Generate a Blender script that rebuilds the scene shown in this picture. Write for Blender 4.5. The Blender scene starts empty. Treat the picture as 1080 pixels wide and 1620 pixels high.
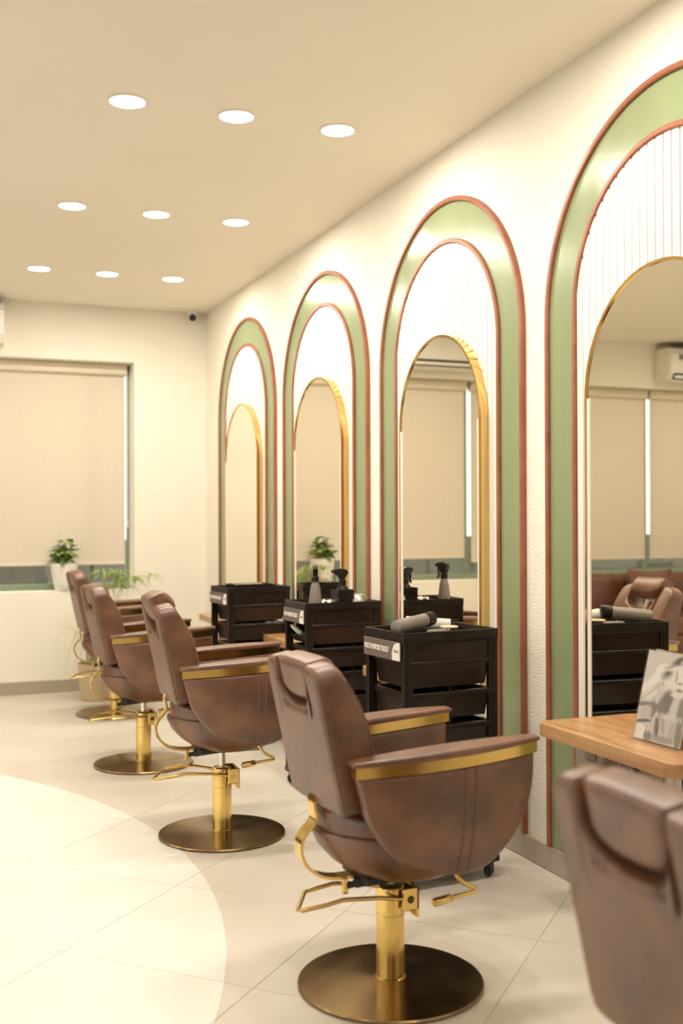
import bpy, bmesh, math, random
import numpy as np
from mathutils import Vector, Matrix
random.seed(7)
SC = bpy.context.scene
COL = SC.collection
PI = math.pi
R = math.radians

# ------------------------------------------------------------------ camera
CAM_H, CAM_D = 1.30, 2.2064
cam_d = bpy.data.cameras.new('camera'); cam = bpy.data.objects.new('camera', cam_d); COL.objects.link(cam)
cam.location = (-CAM_D, 0, CAM_H)
YAW, PITCH, ROLL = R(21.682), R(0.331), R(-0.19)
fw = Vector((math.sin(YAW)*math.cos(PITCH), math.cos(YAW)*math.cos(PITCH), math.sin(PITCH)))
ri = Vector((math.cos(YAW), -math.sin(YAW), 0)); up = ri.cross(fw)
r2 = ri*math.cos(ROLL)+up*math.sin(ROLL); u2 = up*math.cos(ROLL)-ri*math.sin(ROLL)
cam.rotation_euler = Matrix((r2, u2, -fw)).transposed().to_euler()
cam_d.sensor_fit = 'HORIZONTAL'; cam_d.sensor_width = 24.0
cam_d.lens = 1730.36/1080*24.0
cam_d.clip_start = 0.05
cam_d.dof.use_dof = True; cam_d.dof.focus_distance = 4.15; cam_d.dof.aperture_fstop = 2.2
SC.camera = cam

# ------------------------------------------------------------------ world (daylight outside the blinds), exposure
W = bpy.data.worlds.new('world'); SC.world = W; W.use_nodes = True
bg = W.node_tree.nodes['Background']; bg.inputs[0].default_value = (1.0, 0.98, 0.96, 1); bg.inputs[1].default_value = 2.4
SC.view_settings.view_transform = 'Standard'; SC.view_settings.look = 'None'
SC.view_settings.gamma = 1.0; SC.view_settings.use_curve_mapping = False
SC.view_settings.exposure = 0.0
LAMP_POWER = 10.8
LAMP_COLOR = (1.0, 0.915, 0.80)

# ------------------------------------------------------------------ room numbers
YB, ZC = 8.447, 2.927           # back wall plane, ceiling
XL, YF = -6.6, -3.0             # left wall, wall behind the camera
STATION = [7.34, 5.825, 4.31, 2.795]
LX = [-1.406, -0.967, -0.527]
LY = [7.302, 5.777, 4.252, 2.727, 1.202, -0.323]

# ------------------------------------------------------------------ materials
MATS = {}
def mat(name, color, rough=0.5, metal=0.0, spec=0.5, color2=None, scale=8.0, bump=0.0, bscale=60.0, detail=4.0,
        rough2=None, stretch=(1, 1, 1), coat=0.0, sheen=0.0, aniso=0.0, ramp=(0.35, 0.65)):
    if name in MATS: return MATS[name]
    m = bpy.data.materials.new(name); m.use_nodes = True; nt = m.node_tree
    b = nt.nodes['Principled BSDF']
    b.inputs['Base Color'].default_value = (*color, 1); b.inputs['Roughness'].default_value = rough
    b.inputs['Metallic'].default_value = metal; b.inputs['Specular IOR Level'].default_value = spec
    b.inputs['Coat Weight'].default_value = coat; b.inputs['Sheen Weight'].default_value = sheen
    tc = nt.nodes.new('ShaderNodeTexCoord'); mp = nt.nodes.new('ShaderNodeMapping')
    mp.inputs['Scale'].default_value = stretch
    nt.links.new(tc.outputs['Object'], mp.inputs['Vector'])
    if color2 is not None or rough2 is not None:
        n = nt.nodes.new('ShaderNodeTexNoise'); n.inputs['Scale'].default_value = scale; n.inputs['Detail'].default_value = detail
        nt.links.new(mp.outputs[0], n.inputs['Vector'])
        if color2 is not None:
            r = nt.nodes.new('ShaderNodeValToRGB')
            r.color_ramp.elements[0].position = ramp[0]; r.color_ramp.elements[1].position = ramp[1]
            r.color_ramp.elements[0].color = (*color, 1); r.color_ramp.elements[1].color = (*color2, 1)
            nt.links.new(n.outputs[0], r.inputs[0]); nt.links.new(r.outputs[0], b.inputs['Base Color'])
        if rough2 is not None:
            mr = nt.nodes.new('ShaderNodeMapRange'); mr.inputs[1].default_value = 0.3; mr.inputs[2].default_value = 0.7
            mr.inputs[3].default_value = rough; mr.inputs[4].default_value = rough2
            nt.links.new(n.outputs[0], mr.inputs[0]); nt.links.new(mr.outputs[0], b.inputs['Roughness'])
    if bump > 0:
        n2 = nt.nodes.new('ShaderNodeTexNoise'); n2.inputs['Scale'].default_value = bscale; n2.inputs['Detail'].default_value = 3
        bp = nt.nodes.new('ShaderNodeBump'); bp.inputs['Strength'].default_value = bump; bp.inputs['Distance'].default_value = 0.01
        nt.links.new(mp.outputs[0], n2.inputs['Vector']); nt.links.new(n2.outputs[0], bp.inputs['Height'])
        nt.links.new(bp.outputs[0], b.inputs['Normal'])
    MATS[name] = m
    return m

def wood_mat(name, c1, c2, c3, scale=3.0, axis='Y', rough=0.35):
    m = bpy.data.materials.new(name); m.use_nodes = True; nt = m.node_tree; b = nt.nodes['Principled BSDF']
    tc = nt.nodes.new('ShaderNodeTexCoord'); mp = nt.nodes.new('ShaderNodeMapping')
    mp.inputs['Scale'].default_value = {'Y': (14, 1.2, 14), 'Z': (14, 14, 1.2), 'X': (1.2, 14, 14)}[axis]
    n = nt.nodes.new('ShaderNodeTexNoise'); n.inputs['Scale'].default_value = scale; n.inputs['Detail'].default_value = 6; n.inputs['Distortion'].default_value = 0.6
    r = nt.nodes.new('ShaderNodeValToRGB'); r.color_ramp.elements[0].position = 0.3; r.color_ramp.elements[1].position = 0.72
    r.color_ramp.elements[0].color = (*c1, 1); r.color_ramp.elements[1].color = (*c3, 1)
    e = r.color_ramp.elements.new(0.5); e.color = (*c2, 1)
    nt.links.new(tc.outputs['Object'], mp.inputs[0]); nt.links.new(mp.outputs[0], n.inputs['Vector'])
    nt.links.new(n.outputs[0], r.inputs[0]); nt.links.new(r.outputs[0], b.inputs['Base Color'])
    b.inputs['Roughness'].default_value = rough
    MATS[name] = m
    return m

def emit_mat(name, color, strength):
    m = bpy.data.materials.new(name); m.use_nodes = True; nt = m.node_tree; nt.nodes.clear()
    o = nt.nodes.new('ShaderNodeOutputMaterial'); e = nt.nodes.new('ShaderNodeEmission')
    e.inputs[0].default_value = (*color, 1); e.inputs[1].default_value = strength
    nt.links.new(e.outputs[0], o.inputs[0]); MATS[name] = m
    return m

M_WALL = mat('cream_stucco', (0.85, 0.80, 0.69), 0.75, color2=(0.88, 0.83, 0.72), scale=2.0, bump=0.42, bscale=105)
M_CEIL = mat('ceiling_paint', (0.88, 0.825, 0.715), 0.8, color2=(0.90, 0.845, 0.735), scale=1.0)
M_TILE = mat('beige_tile', (0.60, 0.54, 0.455), 0.38, color2=(0.67, 0.61, 0.525), scale=2.2, detail=8, rough2=0.5, ramp=(0.3, 0.7))
M_PALE = mat('pale_tile', (0.77, 0.735, 0.675), 0.34, color2=(0.82, 0.79, 0.73), scale=2.0, detail=8, rough2=0.45, ramp=(0.3, 0.7))
M_GROUT = mat('grout', (0.50, 0.44, 0.36), 0.9, color2=(0.54, 0.48, 0.40), scale=20)
M_BASE = mat('grey_skirting', (0.38, 0.32, 0.25), 0.45, color2=(0.42, 0.36, 0.29), scale=6)
M_GREEN = mat('sage_gloss_paint', (0.255, 0.30, 0.16), 0.17, color2=(0.275, 0.325, 0.175), scale=5, stretch=(1, 1, 0.15), bump=0.03, bscale=30, rough2=0.24)
M_TRIM = mat('red_brown_trim', (0.26, 0.085, 0.040), 0.4, color2=(0.34, 0.12, 0.06), scale=9)
M_FLUTE = mat('white_flute', (0.80, 0.765, 0.70), 0.45, color2=(0.82, 0.785, 0.72), scale=3)
M_GAP = mat('panel_backing', (0.26, 0.17, 0.12), 0.8, color2=(0.30, 0.20, 0.14), scale=4)
M_MIRROR = mat('mirror_glass', (0.90, 0.865, 0.75), 0.0, metal=1.0)
M_GOLD = mat('brushed_gold', (0.80, 0.56, 0.20), 0.30, metal=1.0, color2=(0.86, 0.62, 0.25), scale=30, stretch=(1, 1, 0.1), rough2=0.38)
M_BRASS = mat('polished_brass', (0.80, 0.585, 0.21), 0.13, metal=1.0, color2=(0.74, 0.53, 0.19), scale=10, rough2=0.24)
M_DISC = mat('antique_brass', (0.35, 0.245, 0.125), 0.18, metal=1.0, color2=(0.30, 0.21, 0.105), scale=9, detail=8, rough2=0.27)
M_STRIP = mat('arm_brass', (0.72, 0.50, 0.17), 0.13, metal=1.0, color2=(0.66, 0.45, 0.15), scale=12, rough2=0.20)
M_FRAME = mat('mirror_frame_gold', (0.70, 0.48, 0.18), 0.12, metal=1.0, color2=(0.76, 0.53, 0.21), scale=30, stretch=(1, 1, 0.1), rough2=0.18)
M_CHROME = mat('chrome', (0.75, 0.73, 0.70), 0.12, metal=1.0, color2=(0.7, 0.68, 0.65), scale=5)
M_LEATHER = mat('brown_leather', (0.088, 0.031, 0.013), 0.34, color2=(0.190, 0.078, 0.038), scale=9, detail=8, bump=0.08, bscale=220, rough2=0.42, spec=1.0)
M_STITCH = mat('leather_seam', (0.165, 0.080, 0.050), 0.45, color2=(0.20, 0.10, 0.065), scale=12)
M_BLACK = mat('black_plastic', (0.011, 0.008, 0.006), 0.28, spec=0.30, color2=(0.018, 0.013, 0.010), scale=9, rough2=0.38)
M_SMOKE = mat('smoked_black_plastic', (0.017, 0.011, 0.008), 0.14, spec=0.35, color2=(0.028, 0.018, 0.012), scale=5, rough2=0.24)
M_RUBBER = mat('black_rubber', (0.015, 0.013, 0.012), 0.6, color2=(0.02, 0.018, 0.016), scale=9)
M_OAK = wood_mat('oak_worktop', (0.36, 0.175, 0.075), (0.47, 0.255, 0.115), (0.56, 0.33, 0.16), 2.2, 'Y', 0.34)
M_BLIND = mat('beige_blind_fabric', (0.68, 0.59, 0.475), 0.85, color2=(0.71, 0.62, 0.505), scale=40, bump=0.08, bscale=400)
def add_translucency(m, color, fac):
    nt = m.node_tree; out = [n for n in nt.nodes if n.type == 'OUTPUT_MATERIAL'][0]; b = nt.nodes['Principled BSDF']
    tr = nt.nodes.new('ShaderNodeBsdfTranslucent'); tr.inputs[0].default_value = (*color, 1); mx = nt.nodes.new('ShaderNodeMixShader'); mx.inputs[0].default_value = fac
    nt.links.new(b.outputs[0], mx.inputs[1]); nt.links.new(tr.outputs[0], mx.inputs[2]); nt.links.new(mx.outputs[0], out.inputs[0])
add_translucency(M_BLIND, (0.80, 0.66, 0.48), 0.22)
M_BLINDBAR = mat('cream_blind_rail', (0.70, 0.61, 0.48), 0.5, color2=(0.72, 0.63, 0.5), scale=4)
M_WINFRAME = mat('green_window_frame', (0.20, 0.25, 0.16), 0.4, color2=(0.22, 0.27, 0.18), scale=4)
M_GLASSP = None
M_LABEL = mat('taupe_label', (0.155, 0.120, 0.10), 0.5, color2=(0.17, 0.13, 0.11), scale=30)
M_WHITE = mat('white_print', (0.85, 0.82, 0.76), 0.5, color2=(0.88, 0.85, 0.79), scale=10)
M_PLASTICW = mat('white_plastic', (0.80, 0.77, 0.70), 0.35, color2=(0.83, 0.80, 0.73), scale=4)
M_POT = mat('white_ceramic', (0.82, 0.78, 0.70), 0.3, color2=(0.85, 0.81, 0.74), scale=5)
M_BEIGEPOT = mat('beige_planter', (0.60, 0.47, 0.29), 0.55, color2=(0.66, 0.53, 0.34), scale=14, stretch=(4, 4, 0.4))
M_SOIL = mat('soil', (0.05, 0.032, 0.02), 0.95, color2=(0.09, 0.06, 0.035), scale=40, bump=0.5, bscale=60)
M_LEAF = mat('leaf_green', (0.10, 0.20, 0.045), 0.45, color2=(0.30, 0.40, 0.10), scale=22)
M_LEAFD = mat('leaf_dark', (0.045, 0.10, 0.03), 0.45, color2=(0.10, 0.19, 0.05), scale=22)
M_LEAFY = mat('leaf_pale', (0.50, 0.56, 0.20), 0.45, color2=(0.34, 0.44, 0.12), scale=22)
M_BLADE = mat('grass_blade', (0.26, 0.36, 0.08), 0.5, color2=(0.46, 0.46, 0.18), scale=10)
M_DRYBLADE = mat('dry_blade', (0.56, 0.43, 0.22), 0.6, color2=(0.44, 0.36, 0.15), scale=10)
M_SOFA = mat('dark_red_brown_leather', (0.105, 0.036, 0.018), 0.36, color2=(0.16, 0.060, 0.030), scale=6, detail=6, bump=0.08, bscale=120, rough2=0.46)
M_GREY = mat('grey_plastic', (0.22, 0.19, 0.17), 0.42, color2=(0.25, 0.22, 0.20), scale=8)
M_TAUPE = mat('taupe_plastic', (0.20, 0.165, 0.145), 0.45, color2=(0.23, 0.19, 0.17), scale=8)
M_SILVER = mat('silver_metal', (0.70, 0.67, 0.63), 0.22, metal=1.0, color2=(0.6, 0.57, 0.53), scale=14)
M_TOWEL = mat('white_paper', (0.70, 0.66, 0.60), 0.8, color2=(0.76, 0.72, 0.66), scale=18, bump=0.2, bscale=60)
M_PEACH = mat('peach_plastic', (0.72, 0.52, 0.36), 0.5, color2=(0.76, 0.56, 0.40), scale=10)
M_TEAL = mat('teal_plastic', (0.04, 0.20, 0.13), 0.4, color2=(0.06, 0.24, 0.16), scale=10)
M_SOCKET = mat('grey_socket_plate', (0.27, 0.22, 0.17), 0.4, color2=(0.30, 0.25, 0.20), scale=6)
M_SOCKETF = mat('bronze_socket', (0.20, 0.16, 0.115), 0.35, color2=(0.22, 0.18, 0.13), scale=6)
M_PARAPET = mat('outside_render', (0.30, 0.29, 0.25), 0.8, color2=(0.34, 0.33, 0.29), scale=3)
M_LENS = emit_mat('lamp_lens', (1.0, 0.95, 0.86), 9.0)
M_LAMPRIM = mat('lamp_rim', (0.85, 0.80, 0.70), 0.5, color2=(0.87, 0.82, 0.72), scale=4)

def glass_mat():
    m = bpy.data.materials.new('window_glass'); m.use_nodes = True; nt = m.node_tree; nt.nodes.clear()
    o = nt.nodes.new('ShaderNodeOutputMaterial'); t = nt.nodes.new('ShaderNodeBsdfTransparent'); g = nt.nodes.new('ShaderNodeBsdfGlossy')
    t.inputs[0].default_value = (0.90, 0.92, 0.90, 1); g.inputs['Roughness'].default_value = 0.02
    mx = nt.nodes.new('ShaderNodeMixShader'); mx.inputs[0].default_value = 0.10
    nt.links.new(t.outputs[0], mx.inputs[1]); nt.links.new(g.outputs[0], mx.inputs[2]); nt.links.new(mx.outputs[0], o.inputs[0])
    return m
M_GLASS = glass_mat()
def acrylic_mat():
    m = bpy.data.materials.new('clear_acrylic'); m.use_nodes = True; nt = m.node_tree; nt.nodes.clear()
    o = nt.nodes.new('ShaderNodeOutputMaterial'); t = nt.nodes.new('ShaderNodeBsdfTransparent'); g = nt.nodes.new('ShaderNodeBsdfGlossy')
    t.inputs[0].default_value = (0.95, 0.95, 0.95, 1); g.inputs['Roughness'].default_value = 0.05
    mx = nt.nodes.new('ShaderNodeMixShader'); mx.inputs[0].default_value = 0.07
    nt.links.new(t.outputs[0], mx.inputs[1]); nt.links.new(g.outputs[0], mx.inputs[2]); nt.links.new(mx.outputs[0], o.inputs[0])
    return m
M_ACRYL = acrylic_mat()

# ------------------------------------------------------------------ helpers
def mesh_of(name, verts, faces, smooth=False):
    me = bpy.data.meshes.new(name); me.from_pydata([tuple(v) for v in verts], [], [tuple(f) for f in faces])
    bm = bmesh.new(); bm.from_mesh(me); bmesh.ops.recalc_face_normals(bm, faces=bm.faces); bm.to_mesh(me); bm.free()
    if smooth: me.polygons.foreach_set('use_smooth', [True]*len(me.polygons))
    me.update(); return me

def from_bm(name, bm, smooth=False):
    bmesh.ops.recalc_face_normals(bm, faces=bm.faces)
    me = bpy.data.meshes.new(name); bm.to_mesh(me); bm.free()
    if smooth: me.polygons.foreach_set('use_smooth', [True]*len(me.polygons))
    return me

def sharpen(me, deg=35):
    bm = bmesh.new(); bm.from_mesh(me)
    for e in bm.edges:
        if len(e.link_faces) == 2 and e.calc_face_angle(0) > R(deg): e.smooth = False
    bm.to_mesh(me); bm.free(); return me

def obj(name, me, m, parent=None, loc=(0, 0, 0), rot=(0, 0, 0)):
    o = bpy.data.objects.new(name, me); COL.objects.link(o)
    if m is not None and len(me.materials) == 0: me.materials.append(m)
    o.parent = parent; o.location = loc; o.rotation_euler = rot
    return o

def tag(o, label=None, cat=None, group=None, kind=None):
    if label: o['label'] = label
    if cat: o['category'] = cat
    if group: o['group'] = group
    if kind: o['kind'] = kind
    return o

def thing(name, label, cat, loc=(0, 0, 0), rz=0, group=None):
    o = bpy.data.objects.new(name, None); COL.objects.link(o); o.empty_display_size = 0.05
    o.location = loc; o.rotation_euler = (0, 0, rz)
    return tag(o, label, cat, group)

def struct(name, me, m, loc=(0, 0, 0)):
    return tag(obj(name, me, m, None, loc), kind='structure')

def copy_tree(o, parent=None):
    c = o.copy(); COL.objects.link(c); c.parent = parent
    for ch in list(o.children): copy_tree(ch, c)
    return c

def box(x0, x1, y0, y1, z0, z1, bevel=0.0, seg=2, name='box', smooth=None):
    bm = bmesh.new()
    v = [bm.verts.new(p) for p in ((x0, y0, z0), (x1, y0, z0), (x1, y1, z0), (x0, y1, z0), (x0, y0, z1), (x1, y0, z1), (x1, y1, z1), (x0, y1, z1))]
    for f in ((0, 3, 2, 1), (4, 5, 6, 7), (0, 1, 5, 4), (1, 2, 6, 5), (2, 3, 7, 6), (3, 0, 4, 7)): bm.faces.new([v[i] for i in f])
    if bevel > 0: bmesh.ops.bevel(bm, geom=bm.edges[:], offset=bevel, segments=seg, profile=0.5, affect='EDGES')
    me = from_bm(name, bm, smooth if smooth is not None else (bevel > 0 and seg > 2))
    return me

def join(*mes):
    vs, fs = [], []
    for me in mes:
        o = len(vs); vs += [v.co[:] for v in me.vertices]; fs += [[i+o for i in p.vertices] for p in me.polygons]
    sm = any(p.use_smooth for me in mes for p in me.polygons)
    return sharpen(mesh_of('joined', vs, fs, sm)) if sm else mesh_of('joined', vs, fs)

def lathe(profile, n=40, name='lathe', smooth=True, cap=True):
    vs, fs = [], []
    for (r, z) in profile:
        for k in range(n):
            a = 2*PI*k/n; vs.append((r*math.cos(a), r*math.sin(a), z))
    for i in range(len(profile)-1):
        for k in range(n):
            a, b = i*n+k, i*n+(k+1) % n; fs.append((a, b, b+n, a+n))
    if cap:
        if profile[0][0] > 1e-5: fs.append(tuple(range(n))[::-1])
        if profile[-1][0] > 1e-5: fs.append(tuple((len(profile)-1)*n+k for k in range(n)))
    return sharpen(mesh_of(name, vs, fs, smooth))

def tube(path, rad, n=10, closed=False, name='tube', flat=None):
    """sweep a circle (or a flat rectangle flat=(w,t,up)) along a path"""
    P = [Vector(p) for p in path]; N = len(P); vs, fs = [], []
    prev = None
    for i in range(N):
        if closed: t = (P[(i+1) % N]-P[i-1])
        else: t = P[min(i+1, N-1)]-P[max(i-1, 0)]
        t.normalize()
        if flat:
            side = Vector(flat[2]); nrm = t.cross(side).normalized(); w, th = flat[0]/2, flat[1]/2
            for (a, b) in ((-w, -th), (w, -th), (w, th), (-w, th)): vs.append(P[i]+side*a+nrm*b)
        else:
            if prev is None:
                ref = Vector((0, 0, 1)) if abs(t.z) < 0.9 else Vector((1, 0, 0)); u = t.cross(ref).normalized()
            else: u = (prev-t*prev.dot(t)).normalized()
            prev = u; v = t.cross(u); rr = rad[i] if isinstance(rad, (list, tuple)) else rad
            for k in range(n):
                a = 2*PI*k/n; vs.append(P[i]+(u*math.cos(a)+v*math.sin(a))*rr)
    q = 4 if flat else n
    for i in range(N if closed else N-1):
        for k in range(q):
            a, b = i*q+k, i*q+(k+1) % q; c, d = ((i+1) % N)*q+(k+1) % q, ((i+1) % N)*q+k
            fs.append((a, b, c, d))
    if not closed: fs.append(tuple(range(q))[::-1]); fs.append(tuple((N-1)*q+k for k in range(q)))
    return sharpen(mesh_of(name, vs, fs, True), 50)

def catmull(pts, per=8):
    P = [np.array(p, float) for p in pts]; P = [2*P[0]-P[1]]+P+[2*P[-1]-P[-2]]; out = []
    for i in range(1, len(P)-2):
        for k in range(per):
            t = k/per
            out.append(0.5*((2*P[i])+(-P[i-1]+P[i+1])*t+(2*P[i-1]-5*P[i]+4*P[i+1]-P[i+2])*t*t+(-P[i-1]+3*P[i]-3*P[i+1]+P[i+2])*t**3))
    out.append(P[-2]); return out

def prism(poly, z0, z1, bevel=0.0, seg=2, name='prism', smooth=False):
    bm = bmesh.new(); lo = [bm.verts.new((p[0], p[1], z0)) for p in poly]; hi = [bm.verts.new((p[0], p[1], z1)) for p in poly]; n = len(poly)
    bm.faces.new(lo[::-1]); bm.faces.new(hi)
    for i in range(n): bm.faces.new((lo[i], lo[(i+1) % n], hi[(i+1) % n], hi[i]))
    if bevel > 0:
        es = [e for e in bm.edges if abs(e.verts[0].co.z-e.verts[1].co.z) < 1e-6]
        bmesh.ops.bevel(bm, geom=es, offset=bevel, segments=seg, profile=0.5, affect='EDGES')
    me = from_bm(name, bm, smooth)
    return sharpen(me) if smooth else me

def rrect(x0, x1, y0, y1, r, n=6):
    out = []
    for (cx, cy, a0) in ((x1-r, y1-r, 0), (x0+r, y1-r, 90), (x0+r, y0+r, 180), (x1-r, y0+r, 270)):
        for k in range(n+1):
            a = R(a0+90*k/n); out.append((cx+r*math.cos(a), cy+r*math.sin(a)))
    return out

def pillow(xs, bot, top, front, rear, rnd, rows, to3, dist=None, name='pillow'):
    """padded slab over columns xs between bot(x) and top(x); thickness front/rear with edges rounded by rnd"""
    xs = list(xs); nx = len(xs); ts = [0.5-0.5*math.cos(PI*j/(rows-1)) for j in range(rows)]
    vs, fs = [], []; xmin, xmax = xs[0], xs[-1]
    for side in (0, 1):
        for x in xs:
            b, t = bot(x), top(x)
            for tt in ts:
                s = b+(t-b)*tt
                d = min(x-xmin, xmax-x, s-b, t-s)
                if dist: d = min(d, dist(x, s))
                k = min(max(d/rnd, 0), 1); ins = rnd*(1-math.sqrt(max(0, 1-(1-k)**2)))
                vs.append(to3(x, s, front(x, s)-ins) if side == 0 else to3(x, s, rear(x, s)+ins))
    idx = lambda sd, i, j: sd*nx*rows+i*rows+j
    for i in range(nx-1):
        for j in range(rows-1):
            fs.append((idx(0, i, j), idx(0, i+1, j), idx(0, i+1, j+1), idx(0, i, j+1)))
            fs.append((idx(1, i, j), idx(1, i, j+1), idx(1, i+1, j+1), idx(1, i+1, j)))
        fs.append((idx(0, i, 0), idx(1, i, 0), idx(1, i+1, 0), idx(0, i+1, 0)))
        fs.append((idx(0, i, rows-1), idx(0, i+1, rows-1), idx(1, i+1, rows-1), idx(1, i, rows-1)))
    for j in range(rows-1):
        fs.append((idx(0, 0, j), idx(0, 0, j+1), idx(1, 0, j+1), idx(1, 0, j)))
        fs.append((idx(0, nx-1, j), idx(1, nx-1, j), idx(1, nx-1, j+1), idx(0, nx-1, j+1)))
    return sharpen(mesh_of(name, vs, fs, True), 75)

def cosspace(a, b, n): return [a+(b-a)*(0.5-0.5*math.cos(PI*i/(n-1))) for i in range(n)]

def text_mesh(body, size, extrude=0.0004, bold=0.0):
    cu = bpy.data.curves.new('text', 'FONT'); cu.body = body; cu.size = size; cu.extrude = extrude; cu.align_x = 'LEFT'; cu.resolution_u = 3; cu.offset = bold
    o = bpy.data.objects.new('text_tmp', cu); COL.objects.link(o); bpy.context.view_layer.update()
    me = bpy.data.meshes.new_from_object(o); bpy.data.objects.remove(o); return me

# ------------------------------------------------------------------ structure
# floor slab (joints) with diagonal tiles and a round pale inlay on top
floor = struct('floor', box(XL, 0, YF, YB, -0.10, -0.003), M_GROUT)
def clip_half(poly, nx_, ny_, c_):
    out = []
    for i in range(len(poly)):
        a, b = poly[i], poly[(i+1) % len(poly)]; da, db = a[0]*nx_+a[1]*ny_-c_, b[0]*nx_+b[1]*ny_-c_
        if da <= 0: out.append(a)
        if da*db < 0: t = da/(da-db); out.append((a[0]+(b[0]-a[0])*t, a[1]+(b[1]-a[1])*t))
    return out
CX, CY, CR = -4.369, 4.027, 3.167
PITCH_T = 0.915; JN = 0.0014
def tile_poly(i, j):
    p0, p1 = 3.43+PITCH_T*i+JN, 3.43+PITCH_T*(i+1)-JN; q0, q1 = 5.145+PITCH_T*j+JN, 5.145+PITCH_T*(j+1)-JN
    return [((p-q)/2, (p+q)/2) for p, q in ((p0, q0), (p1, q0), (p1, q1), (p0, q1))]
full_tile = None
for i in range(-20, 12):
    for j in range(-16, 14):
        pl = tile_poly(i, j); base = pl
        for h in ((1, 0, -0.001), (-1, 0, -XL-0.001), (0, 1, YB-0.001), (0, -1, -YF-0.001)):
            if len(pl) >= 3: pl = clip_half(pl, *h)
        if len(pl) < 3: continue
        c0 = (sum(p[0] for p in pl)/len(pl), sum(p[1] for p in pl)/len(pl))
        if all(math.hypot(p[0]-CX, p[1]-CY) < CR-0.05 for p in pl):
            pass
        ar = abs(sum(pl[k][0]*pl[(k+1) % len(pl)][1]-pl[(k+1) % len(pl)][0]*pl[k][1] for k in range(len(pl))))/2
        if ar < 1e-4: continue
        loc = [(p[0]-c0[0], p[1]-c0[1]) for p in pl]
        if len(pl) == 4 and ar > 0.41:
            if full_tile is None: full_tile = prism(loc, -0.006, 0.0, 0.0008, 1); full_tile.materials.append(M_TILE)
            obj('floor_tile', full_tile, M_TILE, floor, (c0[0], c0[1], -0.0012))
        else: obj('floor_tile', prism(loc, -0.006, 0.0), M_TILE, floor, (c0[0], c0[1], -0.0012))
        # inlay piece
        ip = pl
        if min(math.hypot(p[0]-CX, p[1]-CY) for p in pl) < CR+0.7:
            NC = 240
            for k in range(NC):
                a = 2*PI*k/NC; ip = clip_half(ip, math.cos(a), math.sin(a), CX*math.cos(a)+CY*math.sin(a)+CR)
                if len(ip) < 3: break
            if len(ip) >= 3:
                l2 = [(p[0]-c0[0], p[1]-c0[1]) for p in ip]
                obj('inlay_tile', prism(l2, 0.0, 0.0014), M_PALE, floor, (c0[0], c0[1], -0.0012))
        
struct('ceiling', box(XL, 0, YF, YB, ZC, ZC+0.1), M_CEIL)
struct('wall_right', box(0, 0.15, YF, YB+0.3, -0.1, ZC+0.1), M_WALL)
# left wall: glazed shopfront that lets the daylight in
SY0, SY1, SZ0, SZ1 = -2.2, 6.2, 0.12, 2.55
struct('wall_left', join(box(XL-0.15, XL, YF, SY0, -0.1, ZC+0.1), box(XL-0.15, XL, SY1, YB+0.3, -0.1, ZC+0.1), box(XL-0.15, XL, SY0, SY1, -0.1, SZ0), box(XL-0.15, XL, SY0, SY1, SZ1, ZC+0.1)), M_WALL)
shop = tag(bpy.data.objects.new('window_2', None), kind='structure'); COL.objects.link(shop)
for z0, z1 in ((SZ0, SZ0+0.06), (SZ1-0.06, SZ1)): obj('frame_rail', box(XL-0.10, XL-0.04, SY0, SY1, z0, z1, 0.003, 1), M_WINFRAME, shop)
NP = 5
for k in range(NP+1):
    yy = SY0+(SY1-SY0)*k/NP; yy = min(max(yy, SY0+0.03), SY1-0.03)
    obj('frame_stile', box(XL-0.10, XL-0.04, yy-0.03, yy+0.03, SZ0+0.06, SZ1-0.06, 0.003, 1), M_WINFRAME, shop)
for k in range(NP):
    ya, yb = SY0+(SY1-SY0)*k/NP, SY0+(SY1-SY0)*(k+1)/NP
    obj('pane', box(XL-0.072, XL-0.068, ya+0.03, yb-0.03, SZ0+0.06, SZ1-0.06), M_GLASS, shop)
pl = bpy.data.lights.new('shopfront_portal', 'AREA'); pl.shape = 'RECTANGLE'; pl.size = SZ1-SZ0; pl.size_y = SY1-SY0; pl.cycles.is_portal = True
po = bpy.data.objects.new('shopfront_portal', pl); COL.objects.link(po); po.location = (XL-0.16, (SY0+SY1)/2, (SZ0+SZ1)/2); po.rotation_euler = (0, R(-90), 0)
struct('outside_ground', box(XL-30, XL-0.15, -20, 26, -0.3, -0.1), M_PARAPET)
struct('wall_front', box(XL-0.15, 0.15, YF-0.15, YF, -0.1, ZC+0.1), M_WALL)
# back wall with the long window opening
WX0, WX1, WZ0, WZ1 = -6.35, -0.570, 0.757, 2.510
YW = YB+0.30
struct('wall_back', join(box(XL, WX0, YB, YW, -0.1, ZC+0.1), box(WX1, 0.15, YB, YW, -0.1, ZC+0.1), box(WX0, WX1, YB, YW, -0.1, WZ0), box(WX0, WX1, YB, YW, WZ1, ZC+0.1)), M_WALL)
# skirting
struct('baseboard_back', box(XL, -0.012, YB-0.012, YB, 0, 0.092, 0.002, 1), M_BASE)
struct('baseboard_right', box(-0.012, 0, YF, YB-0.012, 0, 0.092, 0.002, 1), M_BASE)

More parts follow.
